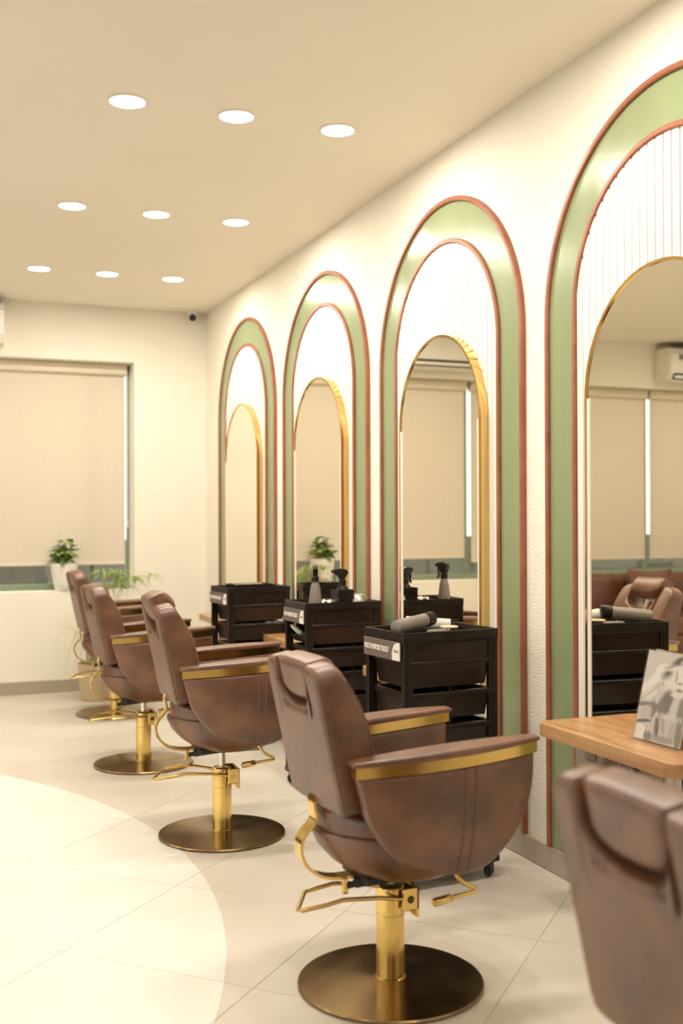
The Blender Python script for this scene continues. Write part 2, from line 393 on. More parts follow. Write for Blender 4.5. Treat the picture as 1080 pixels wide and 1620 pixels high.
# window: frame, panes, blinds
YG = YB+0.225
win = tag(bpy.data.objects.new('window_1', None), kind='structure'); COL.objects.link(win); win.location = (0, 0, 0)
def wbox(name, m, *a, **k): return obj(name, box(*a, **k), m, win)
wbox('frame_rail', M_WINFRAME, WX0, WX1, YG-0.03, YG+0.03, WZ0, WZ0+0.045, 0.003, 1)
wbox('frame_rail', M_WINFRAME, WX0, WX1, YG-0.03, YG+0.03, WZ1-0.045, WZ1, 0.003, 1)
edges = [WX0, -4.45, -2.515, WX1]
for x in edges: 
    xa, xb = (x, x+0.018) if x == WX0 else ((x-0.018, x) if x == WX1 else (x-0.010, x+0.010))
    wbox('frame_stile', M_WINFRAME, xa, xb, YG-0.03, YG+0.03, WZ0+0.045, WZ1-0.045, 0.003, 1)
for x in (-0.86, -3.45, -5.4): wbox('sash_stile', M_WINFRAME, x-0.014, x+0.014, YG+0.002, YG+0.022, WZ0+0.045, WZ1-0.045, 0.002, 1)
for a, b in zip(edges[:-1], edges[1:]): wbox('pane', M_GLASS, a+0.018, b-0.018, YG-0.002, YG+0.002, WZ0+0.045, WZ1-0.045)
struct('outside_parapet', box(-9, 3, YB+1.1, YB+1.3, -0.1, 1.12, 0.01, 2), M_PARAPET)
struct('outside_ledge', box(-9, 3, YW, YB+1.1, -0.1, 0.60), M_PARAPET)

def blind(x0, x1, zb, label):
    t = thing('roller_blind', label, 'blind', ((x0+x1)/2, YB+0.17, zb), 0, 'roller blinds on the back wall window')
    w = (x1-x0)/2
    n = 26
    pts = [(-w+2*w*i/n) for i in range(n+1)]
    vs = []; fs = []
    for zz in (0.012, 2.43-zb):
        for x in pts: vs.append((x, 0.004*math.sin(x*9)*0.3, zz))
    for i in range(n): fs.append((i, i+1, n+2+i, n+1+i))
    me = mesh_of('fabric', vs, fs, True); 
    o = obj('fabric', me, M_BLIND, t); 
    obj('bottom_bar', box(-w, w, -0.007, 0.007, 0, 0.024, 0.004, 2), M_BLINDBAR, t)
    obj('cassette', box(-w-0.015, w+0.015, -0.045, 0.035, 2.425-zb, WZ1-zb-0.002, 0.010, 3), M_BLINDBAR, t)
    obj('chain', tube([(w+0.012, -0.03, 2.43-zb), (w+0.013, -0.03, 1.28-zb), (w+0.017, -0.03, 1.27-zb), (w+0.018, -0.03, 2.43-zb)], 0.0018, 6), M_PLASTICW, t)
    obj('chain_weight', box(w+0.009, w+0.021, -0.038, -0.022, 1.235-zb, 1.30-zb, 0.004, 2), M_PLASTICW, t)
    return t
blind(-2.485, -0.612, 0.945, 'beige roller blind drawn down behind the white potted plant, nearest the mirror wall')
blind(-4.42, -2.555, 0.905, 'middle beige roller blind behind the brown sofa, seen in the mirrors')
blind(-6.32, -4.48, 0.905, 'far left beige roller blind, right of the bright gap in the nearest mirror')

# ------------------------------------------------------------------ ceiling downlights
def downlights():
    rim = lathe([(0.069, 0.0), (0.078, 0.0), (0.079, -0.003), (0.071, -0.006), (0.069, -0.004), (0.069, 0.0)], 40, cap=False)
    lens = lathe([(0.0001, -0.0035), (0.066, -0.0035), (0.069, -0.001)], 36, cap=False)
    col = {0: 'left', 1: 'middle', 2: 'right'}
    row = {0: 'in the row nearest the back wall', 1: 'in the middle row seen on the ceiling', 2: 'in the row nearest the viewer'}
    ld = bpy.data.lights.new('downlight_lamp', 'AREA'); ld.shape = 'DISK'; ld.size = 0.13; ld.energy = LAMP_POWER; ld.color = LAMP_COLOR; ld.spread = R(180)
    ld2 = ld.copy(); ld2.energy = LAMP_POWER*0.18; ld3 = ld.copy(); ld3.energy = LAMP_POWER*0.55
    for j, y in enumerate(LY):
        for i, x in enumerate(LX + [-3.6, -4.6, -5.6]):
            if i == 3 and j == 0: continue
            if i < 3 and j < 3: lab = '%s round recessed downlight %s' % (col[i], row[j])
            else: lab = 'unseen recessed downlight, %s line from the mirror wall, %s row from the back window' % (('first', 'second', 'third', 'fourth', 'fifth', 'sixth')[5-i if i > 2 else 2-i] if i < 3 else ('fourth', 'fifth', 'sixth')[i-3], ('first', 'second', 'third', 'fourth', 'fifth', 'sixth')[j])
            t = thing('ceiling_downlight', lab, 'ceiling light', (x, y, ZC), 0, 'recessed ceiling downlights')
            obj('rim', rim, M_LAMPRIM, t); obj('lens', lens, M_LENS, t)
            lo = bpy.data.objects.new('lamp', (ld3 if j < 3 else ld2) if i > 2 else (ld2 if j > 3 else ld)); COL.objects.link(lo); lo.parent = t; lo.location = (0, 0, -0.012)
downlights()

# ------------------------------------------------------------------ arched wall panels
def arch_pts(r, zs, z0, n=48, legs=3):
    P = [(r, z0+(zs-z0)*k/legs) for k in range(legs)]
    P += [(r*math.cos(PI*k/n), zs+r*math.sin(PI*k/n)) for k in range(n+1)]
    P += [(-r, z0+(zs-z0)*k/legs) for k in range(legs-1, -1, -1)]
    return P
def arch_band(r0, r1, x0, x1, zs, z0, n=48, soft=0.0):
    A, B = arch_pts(r0, zs, z0, n), arch_pts(r1, zs, z0, n); N = len(A); vs, fs = [], []
    s = soft
    for (a, b) in zip(A, B):
        d = (b[0]-a[0], b[1]-a[1]); L = math.hypot(*d); d = (d[0]/L, d[1]/L)
        if s > 0: pr = [(0, x1), (0, x0+s), (s, x0), (L-s, x0), (L, x0+s), (L, x1)]
        else: pr = [(0, x1), (0, x0), (L, x0), (L, x1)]
        for (q, x) in pr: vs.append((x, a[0]+d[0]*q, a[1]+d[1]*q))
    m = 6 if s > 0 else 4
    for i in range(N-1):
        for k in range(m): fs.append((i*m+k, i*m+(k+1) % m, (i+1)*m+(k+1) % m, (i+1)*m+k))
    fs.append(tuple(range(m))); fs.append(tuple((N-1)*m+k for k in range(m)))
    return sharpen(mesh_of('arch_band', vs, fs, True), 40)
ZS, ZB = 2.02, 0.094
arch_lab = ['tall green arched wall panel farthest from the viewer, next to the corner', 'tall green arched wall panel behind the trolley with the spray bottles', 'tall green arched wall panel behind the trolley with the grey tube on top', 'nearest green arched wall panel, cut off by the right edge of the photo']
def make_arch():
    t = thing('arched_wall_panel', arch_lab[0], 'wall panel', (0, 0, ZB), 0, 'green arched wall panels')
    zs = ZS-ZB
    obj('outer_trim', arch_band(0.656, 0.678, -0.020, 0.0, zs, 0, soft=0.004), M_TRIM, t)
    obj('green_band', arch_band(0.500, 0.656, -0.007, 0.0, zs, 0.0), M_GREEN, t)
    obj('inner_trim', arch_band(0.479, 0.500, -0.020, 0.0, zs, 0, soft=0.004), M_TRIM, t)
    A = arch_pts(0.479, zs, 0, 48)
    obj('backing_board', mesh_of('backing', [(-0.0025, a[0], a[1]) for a in A]+[(0, a[0], a[1]) for a in A], [tuple(range(len(A)))]+[tuple(range(len(A), 2*len(A)))]), M_GAP, t)
    n = 24; w = 0.958/n
    for k in range(n):
        y0 = -0.479+k*w; prof = [(0.0022, -0.0025), (0.0026, -0.0110), (0.0050, -0.0125), (w/2, -0.0125), (w-0.0050, -0.0125), (w-0.0026, -0.0110), (w-0.0022, -0.0025)]
        vs = []
        for (dy, x) in prof: vs.append((x, dy, 0))
        for (dy, x) in prof:
            yy = y0+dy; vs.append((x, dy, zs+math.sqrt(max(0.0, 0.479**2-yy*yy))))
        m = len(prof); fs = [(i, i+1, m+i+1, m+i) for i in range(m-1)]+[tuple(range(m)), tuple(range(m, 2*m)), (0, m-1, 2*m-1, m)]
        obj('fluted_slat', mesh_of('slat', vs, fs), M_FLUTE, t, (0, y0, 0))
    return t
arch0 = make_arch()
# mirror
def make_mirror():
    t = thing('arched_mirror', 'x', 'mirror', (-0.0125, 0, 0.62), 0, 'arched gold framed mirrors')
    zs = 1.708-0.62
    A = arch_pts(0.3795, zs, 0.0, 64)
    vs = [(-0.035, a[0], a[1]) for a in A]+[(0, a[0], a[1]) for a in A]; N = len(A)
    fs = [tuple(range(N)), tuple(range(N, 2*N))]+[(i, (i+1) % N, N+(i+1) % N, N+i) for i in range(N)]
    obj('glass', mesh_of('glass', vs, fs), M_MIRROR, t)
    # frame: curved piece and two straight legs
    def band(P0, P1, x0, x1):
        vs, fs = [], []
        for a, b in zip(P0, P1): vs += [(x1, a[0], a[1]), (x0, a[0], a[1]), (x0, b[0], b[1]), (x1, b[0], b[1])]
        for i in range(len(P0)-1):
            for k in range(4): fs.append((i*4+k, i*4+(k+1) % 4, i*4+4+(k+1) % 4, i*4+4+k))
        fs += [(0, 1, 2, 3), tuple(len(vs)-4+k for k in range(4))]
        return sharpen(mesh_of('band', vs, fs, True), 40)
    n = 64
    c0 = [(0.3795*math.cos(PI*k/n), zs+0.3795*math.sin(PI*k/n)) for k in range(n+1)]; c1 = [(0.390*math.cos(PI*k/n), zs+0.390*math.sin(PI*k/n)) for k in range(n+1)]
    obj('frame_arch', band(c0, c1, -0.040, 0.0), M_FRAME, t)
    for s in (1, -1): obj('frame_leg', band([(s*0.3795, 0), (s*0.3795, zs-0.001)], [(s*0.390, 0), (s*0.390, zs-0.001)], -0.0405, 0.0), M_FRAME, t)
    for s in (1, -1): obj('side_strip', box(-0.0385, -0.034, min(s*0.364, s*0.379), max(s*0.364, s*0.379), 0.0, zs-0.004, 0.0012, 2), M_PLASTICW, t)
    return t
mir0 = make_mirror()
mir_lab = ['farthest gold framed arched mirror, reflecting the plain cream wall', 'gold framed arched mirror reflecting the potted plant', 'gold framed arched mirror reflecting a spray bottle and a bright window gap', 'nearest gold framed arched mirror, reflecting the sofa and a styling chair']
# worktop
def make_shelf():
    t = thing('wall_shelf', 'x', 'shelf', (-0.010, 0, 0.578), 0, 'oak styling shelves')
    poly = [(0, -0.355), (0, 0.355)]
    for (cx, cy, a0) in ((-0.245+0.045, 0.355-0.045, 90), (-0.245+0.045, -0.355+0.045, 180)):
        for k in range(9): a = R(a0+90*k/8); poly.append((cx+0.045*math.cos(a), cy+0.045*math.sin(a)))
    obj('top_board', prism(poly, 0, 0.042, 0.0025, 2), M_OAK, t)
    for s in (-0.12, 0.12): obj('bracket', join(box(-0.16, -0.004, s-0.012, s+0.012, -0.012, 0), box(-0.016, -0.004, s-0.012, s+0.012, -0.11, 0)), M_BLACK, t)
    return t
sh0 = make_shelf()
sh_lab = ['oak wall shelf at the farthest mirror, its end showing beyond the farthest trolley', 'oak wall shelf corner showing between the two farther trolleys', 'oak wall shelf hidden behind the nearest trolley', 'nearest oak wall shelf, with the portrait card standing on it']
for k, y in enumerate(STATION):
    a = arch0 if k == 0 else copy_tree(arch0); a.location = (0, y, ZB); a['label'] = arch_lab[k]
    m = mir0 if k == 0 else copy_tree(mir0); m.location = (-0.0125, y-0.018, 0.62); m['label'] = mir_lab[k]
    s = sh0 if k == 0 else copy_tree(sh0); s.location = (-0.0135, y+0.012, 0.578); s['label'] = sh_lab[k]

# sockets under the nearest shelf
t = thing('socket_panel', 'grey socket panel with two outlets under the nearest oak shelf', 'socket', (-0.0126, 3.10, 0.446))
obj('plate', box(-0.008, 0, -0.30, 0.178, -0.02, 0.130, 0.002, 2), M_SOCKET, t)
for yy in (0.085, -0.03):
    s = obj('socket', box(-0.013, -0.008, yy-0.034, yy+0.034, 0.022, 0.104, 0.002, 2), M_SOCKETF, t)
    obj('socket_hole', join(box(-0.0134, -0.010, yy-0.005, yy+0.005, 0.078, 0.092), box(-0.0134, -0.010, yy+0.010, yy+0.018, 0.044, 0.053), box(-0.0134, -0.010, yy-0.018, yy-0.010, 0.044, 0.053)), M_RUBBER, s)
sw = obj('switch', box(-0.013, -0.008, -0.125, -0.085, 0.022, 0.104, 0.002, 2), M_SOCKETF, t)
obj('rocker', box(-0.0165, -0.012, -0.113, -0.097, 0.045, 0.085, 0.002, 2), M_RUBBER, sw)

# ------------------------------------------------------------------ styling chairs
def make_chair():
    T = thing('styling_chair', 'x', 'chair', (0, 0, 0), 0, 'brown leather styling chairs')
    U = []   # upper parts (move with the pump height)
    # base and pump; local x = forward
    obj('base_plate', lathe([(0.0001, 0.0), (0.252, 0.0), (0.259, 0.003), (0.261, 0.007), (0.258, 0.011), (0.18, 0.0145), (0.055, 0.018), (0.045, 0.019), (0.0001, 0.019)], 72), M_DISC, T)
    obj('column', lathe([(0.0425, 0.017), (0.0425, 0.022), (0.0395, 0.024), (0.0395, 0.196), (0.0385, 0.197), (0.0385, 0.200), (0.0405, 0.201), (0.0405, 0.268), (0.039, 0.274), (0.034, 0.279), (0.018, 0.281), (0.0001, 0.281)], 40), M_BRASS, T)
    U.append(obj('piston', lathe([(0.0001, 0.15), (0.0145, 0.15), (0.0145, 0.345), (0.0001, 0.345)], 24), M_CHROME, T))
    # pedal loop
    loop = [(0.035, -0.052, 0.245), (-0.06, -0.052, 0.262), (-0.165, -0.052, 0.272), (-0.215, -0.050, 0.264), (-0.285, -0.046, 0.258), (-0.292, -0.038, 0.258), (-0.236, 0.056, 0.268), (-0.226, 0.060, 0.270), (-0.15, 0.056, 0.281), (-0.10, 0.054, 0.276), (0.035, 0.052, 0.246)]
    U2 = obj('foot_pedal', tube(loop, 0.0058, 10), M_BRASS, T)
    br = obj('pedal_bracket', join(box(0.012, 0.062, -0.058, -0.046, 0.215, 0.276, 0.003, 2), box(0.012, 0.062, 0.046, 0.058, 0.215, 0.276, 0.003, 2), box(0.052, 0.062, -0.058, 0.058, 0.195, 0.276, 0.003, 2)), M_BRASS, T)
    bolt = lathe([(0.0001, 0), (0.011, 0), (0.011, 0.006), (0.006, 0.009), (0.0001, 0.009)], 16)
    for s in (-1, 1): obj('pivot_bolt', bolt, M_BLACK, br, (0.035, s*0.058, 0.246), (R(90)*s*1.0 if s < 0 else -R(90), 0, 0))
    # under-seat mechanism
    U.append(obj('seat_plate', box(-0.11, 0.15, -0.085, 0.085, 0.309, 0.330, 0.004, 2), M_RUBBER, T))
    gs = obj('gas_strut', tube([(-0.145, -0.03, 0.300), (-0.125, -0.03, 0.303), (-0.120, -0.03, 0.304), (0.02, -0.04, 0.318)], [0.009, 0.009, 0.0135, 0.0135], 14), M_RUBBER, T); U.append(gs)
    # curved brass bar carrying the backrest
    bar = catmull([(-0.2315, 0, 0.548), (-0.236, 0, 0.525), (-0.231, 0, 0.485), (-0.262, 0, 0.448), (-0.274, 0, 0.415), (-0.262, 0, 0.372), (-0.226, 0, 0.337), (-0.175, 0, 0.321), (-0.11, 0, 0.319)], 6)
    U.append(obj('support_bar', join(tube(bar, 0, flat=(0.046, 0.008, (0, 1, 0))), box(-0.158, -0.142, -0.032, -0.018, 0.278, 0.322, 0.002, 1)), M_BRASS, T))
    # recline lever on the near side
    lv = obj('recline_lever', tube(catmull([(0.115, -0.15, 0.345), (0.135, -0.165, 0.315), (0.170, -0.172, 0.294), (0.165, -0.176, 0.286), (0.11, -0.176, 0.281), (0.075, -0.176, 0.277)], 5), 0.0062, 10), M_BRASS, T); U.append(lv)
    g = obj('lever_grip', tube([(0.098, -0.176, 0.280), (0.094, -0.176, 0.2795), (0.045, -0.176, 0.2745), (0.040, -0.176, 0.274)], [0.008, 0.0115, 0.0115, 0.009], 14), M_BRASS, lv)
    # seat bowl
    rings = [(0.312, -0.06, 0.12, 0.10), (0.318, -0.085, 0.15, 0.125), (0.335, -0.125, 0.185, 0.150), (0.365, -0.170, 0.215, 0.172), (0.405, -0.206, 0.240, 0.190), (0.438, -0.222, 0.255, 0.202), (0.452, -0.224, 0.258, 0.204), (0.460, -0.214, 0.25, 0.196)]
    n = 56; vs, fs = [], []
    for (z, a0, a1, hw) in rings:
        ca, ha = (a0+a1)/2, (a1-a0)/2
        for k in range(n):
            th = 2*PI*k/n; c_, s_ = math.cos(th), math.sin(th); e = 0.62 if c_ > 0 else 0.92
            vs.append((ca+ha*math.copysign(abs(c_)**e, c_), hw*math.copysign(abs(s_)**(0.62 if c_ > 0 else 0.92), s_), z))
    for i in range(len(rings)-1):
        for k in range(n): fs.append((i*n+k, i*n+(k+1) % n, (i+1)*n+(k+1) % n, (i+1)*n+k))
    fs.append(tuple(range(n))); fs.append(tuple((len(rings)-1)*n+k for k in range(n)))
    U.append(obj('seat_bowl', sharpen(mesh_of('bowl', vs, fs, True), 60), M_LEATHER, T))
    def chw(x):
        if x < 0.02: return 0.004+0.196*max(0.0, 1-((0.02-x)/0.232)**2.2)**0.5
        return 0.004+0.196*max(0.0, 1-max(0, (x-0.14)/0.122)**3.0)**0.5
    cush = pillow(cosspace(-0.211, 0.261, 30), lambda x: -chw(x), lambda x: chw(x), lambda x, s: 0.506+0.012*(1-(s/0.2)**2)+0.020*(max(0, x)/0.26), lambda x, s: 0.440, 0.022, 18, lambda x, s, t_: (x, s, t_), name='cushion')
    U.append(obj('seat_cushion', cush, M_LEATHER, T))
    # backrest: padded slab with a U notch for the headrest
    R0 = Vector((-0.222, 0, 0.520)); uu = Vector((-0.208, 0, 0.978)); ww = Vector((0.978, 0, 0.208)); SH = 0.405; WB = 0.188; NW = 0.110; ND = 0.285
    def btop(x):
        ax = abs(x)
        if ax < NW: return ND+(SH-ND)*(1-(1-(ax/NW)**3.2)**(1/3.2))
        rc = 0.050
        if ax > WB-rc: return SH-(rc-math.sqrt(max(0, rc*rc-(ax-(WB-rc))**2)))
        return SH
    def bbot(x):
        ax = abs(x); rc = 0.030
        return (rc-math.sqrt(max(0, rc*rc-(ax-(WB-rc))**2))) if ax > WB-rc else 0.0
    def bfront(x, s):
        t_ = s/SH; return 0.112+0.012*math.sin(PI*min(1, t_*1.1))-0.045*max(0, (t_-0.55)/0.45)**1.6+0.006*(1-(x/WB)**2)
    def brear(x, s): return -0.004*(1-(x/WB)**2)
    def ndist(x, s):
        ax = abs(x)
        if s < ND: return math.hypot(max(0, 0), ND-s) if ax < NW*0.75 else math.hypot(ND-s, ax-NW*0.75)+0.0
        return abs(ax-NW) if ax >= NW else btop(x)-s
    half = cosspace(0, NW-0.002, 16)[1:]+cosspace(NW, WB, 14); xs = [-x for x in half[::-1]]+[0.0]+half
    to3 = lambda x, s, t_: R0+uu*s+ww*t_+Vector((0, x, 0))
    back = obj('backrest', pillow(xs, bbot, btop, bfront, brear, 0.018, 26, to3, ndist, 'back'), M_LEATHER, T); U.append(back)
    # piping along both rear edges
    for s in (-1, 1):
        pth = [to3(s*(WB-0.0045), q, 0.0055) for q in (0.03, 0.1, 0.2, 0.3, 0.352)]
        obj('piping', tube(pth, 0.0028, 8), M_STITCH, back)
        pth = [to3(s*(WB-0.0045), q, bfront(WB, q)-0.0055) for q in (0.03, 0.1, 0.16, 0.2, 0.24, 0.28, 0.32, 0.352)]
        obj('piping', tube(pth, 0.0028, 8), M_STITCH, back)
    # headrest pad filling the notch
    HW = 0.100
    def hb(x): return ND+0.014+(SH-0.03-ND-0.014)*(1-(1-min(1, abs(x)/HW)**3.0)**(1/3.0))
    hx = cosspace(-HW, HW, 26)
    def hfront(x, s): return 0.080+0.024*math.sin(PI*min(1, max(0, (s-ND)/0.13)))
    head = pillow(hx, hb, lambda x: SH+0.006-0.004*(x/HW)**4, hfront, lambda x, s: 0.006, 0.022, 16, lambda x, s, t_: uu*(s-0.35)+ww*t_+Vector((0, x, 0)), name='head')
    hp = R0+uu*0.35
    hd = obj('headrest', head, M_LEATHER, T, hp); U.append(hd)
    obj('headrest_post', tube([uu*-0.045+ww*0.055, uu*-0.095+ww*0.055], 0.008, 12), M_CHROME, hd)
    # arms
    bc = catmull([(-0.208, 0.637), (-0.197, 0.600), (-0.166, 0.506), (-0.092, 0.417), (-0.001, 0.375), (0.092, 0.356), (0.188, 0.374), (0.267, 0.465), (0.301, 0.568), (0.312, 0.667)], 10)
    bx_, bz_ = [q[0] for q in bc], [q[1] for q in bc]
    zt = lambda a: 0.638+0.055*(a+0.222)
    def outl(a): u = (a-0.045)/0.275; return 0.2475+0.010*u+0.043*max(0, 1-abs(u)**2.0)
    def inl(a): u = (a-0.045)/0.275; return 0.216+0.010*u-0.008*max(0, 1-abs(u)**2.0)
    for s in (-1, 1):
        def sh_out(a, z): return outl(a)-0.004-0.055*max(0, (zt(a)-z)/0.30)**2.2
        shell = pillow(cosspace(-0.207, 0.311, 34), lambda a: min(float(np.interp(a, bx_, bz_)), zt(a)-0.004), zt, sh_out, lambda a, z: inl(a)+0.004-0.030*max(0, (zt(a)-z)/0.30)**2, 0.012, 20, lambda a, z, l: (a, s*l, z), name='shell')
        sh = obj('arm_shell', shell, M_LEATHER, T); U.append(sh)
        # brass strip
        aa = [(-0.212+0.530*k/30) for k in range(31)]
        loopA = [(a, outl(a)-0.002) for a in aa]+[(a, inl(a)+0.003) for a in aa[::-1]]
        vs = [(a, s*l, zt(a)) for a, l in loopA]+[(a, s*l, zt(a)+0.029) for a, l in loopA]; N = len(loopA)
        fs = [(i, (i+1) % N, N+(i+1) % N, N+i) for i in range(N)]+[tuple(range(N)), tuple(range(N, 2*N))]
        obj('brass_strip', sharpen(mesh_of('strip', vs, fs, True), 40), M_STRIP, sh)
        pad = pillow(cosspace(-0.222, 0.324, 34), lambda a: inl(a)-0.006, lambda a: outl(a)+0.004+0.0*a, lambda a, l: zt(a)+0.044+0.006*math.sin(PI*(a+0.222)/0.546), lambda a, l: zt(a)+0.029, 0.007, 12, lambda a, l, z: (a, s*l, z), name='pad')
        obj('arm_pad', pad, M_LEATHER, sh)
        for (ac, lab) in ((0.082, 0), (0.112, 1)):
            zz = [float(np.interp(ac, bx_, bz_))+0.012+(zt(ac)-0.004-float(np.interp(ac, bx_, bz_))-0.012)*k/12 for k in range(13)]
            obj('seam', tube([(ac, s*(sh_out(ac, z)+0.0005), z) for z in zz], 0.0026, 6), M_STITCH, sh)
    T['upper'] = 0
    return T, [o.name for o in U]
chair0, UPPER = make_chair()
UP_BASE = [n.split('.')[0] for n in UPPER]
def place_chair(first, x, y, deg, dz, label, lift=0.0, htilt=0.0):
    c = chair0 if first else copy_tree(chair0)
    c.location = (x, y, 0); c.rotation_euler = (0, 0, R(deg)); c['label'] = label
    return c
CH = [(-0.950, 2.801, 2.0, 0.000, 'brown leather styling chair standing clear in the middle foreground, nearest full chair'),
      (-0.998, 4.385, -2.0, 0.042, 'brown leather styling chair with its headrest raised, behind the nearest full chair'),
      (-1.037, 5.799, 1.0, 0.028, 'brown leather styling chair third from the back window, between two other chairs'.replace('third', 'second')),
      (-0.905, 7.381, 0.0, 0.030, 'farthest brown leather styling chair, in front of the floor plant'),
      (-0.975, 1.285, -2.0, -0.010, 'blurred brown leather styling chair back at the bottom right corner')]
chairs = [place_chair(i == 0, *c) for i, c in enumerate(CH)]
if 'upper' in chair0: 
    for c in chairs: del c['upper']
for c, d in zip(chairs, CH):
    for ch in c.children:
        b = ch.name.split('.')[0]
        if b in UP_BASE: ch.location.z += d[3]
        if b == 'headrest' and d[3] == 0.042:
            ch.location += Vector((-0.012, 0, 0.022)); ch.rotation_euler = (0, R(-12), 0)

# ------------------------------------------------------------------ trolleys
def open_tray(w, d, h, wall=0.004, lip=0.008, taper=0.012, liph=0.008, drop=0.0):
    """open bin, rim at z=0, floor at z=-h"""
    def ring(hx, hy, z, r=0.012):
        q = [(p[0], p[1], z) for p in rrect(-hx, hx, -hy, hy, r, 3)]
        q.insert(4, (-hx+0.05, hy, z)); q.insert(13, (-hx+0.05, -hy, z)); return q
    rs = [ring(w/2-taper, d/2-taper, -h), ring(w/2-lip, d/2-lip, -liph), ring(w/2, d/2, -liph), ring(w/2, d/2, 0), ring(w/2-lip-wall, d/2-lip-wall, 0), ring(w/2-taper-wall, d/2-taper-wall, -h+wall)]
    n = len(rs[0]); vs = [((p[0], p[1], p[2]-drop) if (p[0] < -w/2+0.03 and p[2] > -h*0.5) else p) for r_ in rs for p in r_]; fs = []
    for i in range(len(rs)-1):
        for k in range(n): fs.append((i*n+k, i*n+(k+1) % n, (i+1)*n+(k+1) % n, (i+1)*n+k))
    fs.append(tuple(range(n))); fs.append(tuple((len(rs)-1)*n+k for k in range(n)))
    return mesh_of('tray', vs, fs)
TW, TD, TH = 0.400, 0.290, 0.900
def make_trolley():
    t = thing('salon_trolley', 'x', 'trolley', (0, 0, 0), 0, 'black salon trolleys')
    obj('top_tray', open_tray(TW, TD, 0.040, 0.006, 0.004, 0.010, 0.032), M_BLACK, t, (0, 0, TH))
    obj('upper_bin', open_tray(TW-0.030, TD-0.016, 0.075, 0.004, 0.003, 0.006, 0.004), M_SMOKE, t, (0, 0, TH-0.034))
    post = join(box(-0.019, 0.019, -0.011, 0.011, 0, 0.835, 0.004, 2), box(-0.004, 0.004, -0.013, 0.013, 0.01, 0.83))
    for sx in (-1, 1):
        for sy in (-1, 1): obj('post', post, M_BLACK, t, (sx*(TW/2-0.023), sy*(TD/2-0.015), 0.060))
    bz = [TH-0.101, TH-0.213, TH-0.330, TH-0.447, TH-0.564, TH-0.681]
    bm_ = open_tray(TW-0.050, TD-0.012, 0.096, 0.004, 0.008, 0.018, 0.016); bm_.materials.append(M_SMOKE)
    for z in bz: obj('drawer_bin', bm_, M_SMOKE, t, (0, 0, z))
    for z in bz:
        for sy in (-1, 1): obj('runner', box(-TW/2+0.03, TW/2-0.006, sy*(TD/2-0.006)-0.004, sy*(TD/2-0.006)+0.004, z-0.016, z-0.002, 0.002, 1), M_BLACK, t)
    obj('base_frame', box(-TW/2, TW/2, -TD/2, TD/2, 0.058, 0.085, 0.006, 2), M_BLACK, t)
    wh = lathe([(0.0001, -0.009), (0.020, -0.009), (0.024, -0.005), (0.024, 0.005), (0.020, 0.009), (0.0001, 0.009)], 24)
    fork = join(box(-0.014, 0.014, -0.013, -0.010, 0.014, 0.060), box(-0.014, 0.014, 0.010, 0.013, 0.014, 0.060), box(-0.016, 0.016, -0.014, 0.014, 0.050, 0.060))
    for sx in (-1, 1):
        for sy in (-1, 1):
            c = obj('caster', fork, M_BLACK, t, (sx*(TW/2-0.03), sy*(TD/2-0.03), 0), (0, 0, R(25*sx)))
            obj('wheel', wh, M_RUBBER, c, (0, 0, 0.0245), (R(90), 0, 0))
    # printed label on the room side
    lp = obj('label_plate', box(-TW/2-0.0035, -TW/2+0.002, -TD/2+0.020, TD/2-0.003, TH-0.099, TH-0.034, 0.001, 1), M_LABEL, t)
    x = -TW/2-0.0037
    rot = (R(90), 0, R(-90))
    tm = text_mesh('MULTI PURPOSE TROLLY', 0.0175, 0.0004, 0.0006)
    wd = max(v.co.x for v in tm.vertices)
    o = obj('label_text', tm, M_WHITE, lp, (x, TD/2-0.010, TH-0.073), rot); o.scale = (0.182/wd, 1.45, 1)
    # white quarter disc on the label
    ys0, ys1, zt_, zb_ = -TD/2+0.020, -TD/2+0.076, TH-0.035, TH-0.098
    pts = [(ys0, zb_), (ys0, zt_)]
    for k in range(1, 14):
        a = PI/2*k/14; pts.append((ys0+0.014+(ys1-ys0-0.014)*math.sin(a), zt_-(zt_-zb_)*0.72*(1-math.cos(a))))
    pts += [(ys1, zt_-(zt_-zb_)*0.78), (ys1-0.002, zb_)]
    obj('label_badge', mesh_of('badge', [(x, p[0], p[1]) for p in pts]+[(x+0.001, p[0], p[1]) for p in pts], [tuple(range(len(pts))), tuple(range(len(pts), 2*len(pts)))]), M_WHITE, lp)
    tm2 = text_mesh('MARC', 0.013); wd2 = max(v.co.x for v in tm2.vertices)
    o = obj('badge_text', tm2, M_TAUPE, lp, (x-0.0004, ys1-0.012, TH-0.071), rot); o.scale = (0.038/wd2, 1.1, 1)
    return t
tr0 = make_trolley()
TR = [(-0.425, 3.598, 5.0, 'nearest black trolley, with the grey tube lying on top, its side label fully readable'),
      (-0.272, 4.985, 2.0, 'middle black trolley, with two spray bottles standing on top'),
      (-0.300, 6.270, 6.0, 'farthest black trolley, with nothing tall on top')]
trolleys = []
for i, (x, y, dg, lab) in enumerate(TR):
    t = tr0 if i == 0 else copy_tree(tr0); t.location = (x, y, 0); t.rotation_euler = (0, 0, R(dg)); t['label'] = lab; trolleys.append(t)
scoop = open_tray(TW-0.050, TD-0.012, 0.096, 0.004, 0.008, 0.018, 0.016, 0.060); scoop.materials.append(M_SMOKE)
for ch in trolleys[1].children:
    if ch.name.startswith('drawer_bin') and abs(ch.location.z-(TH-0.101)) < 1e-4: ch.data = scoop
def on_trolley(i, lx, ly, z=TH-0.034):
    x, y, dg, _ = TR[i]; a = R(dg); return (x+lx*math.cos(a)-ly*math.sin(a), y+lx*math.sin(a)+ly*math.cos(a), z)

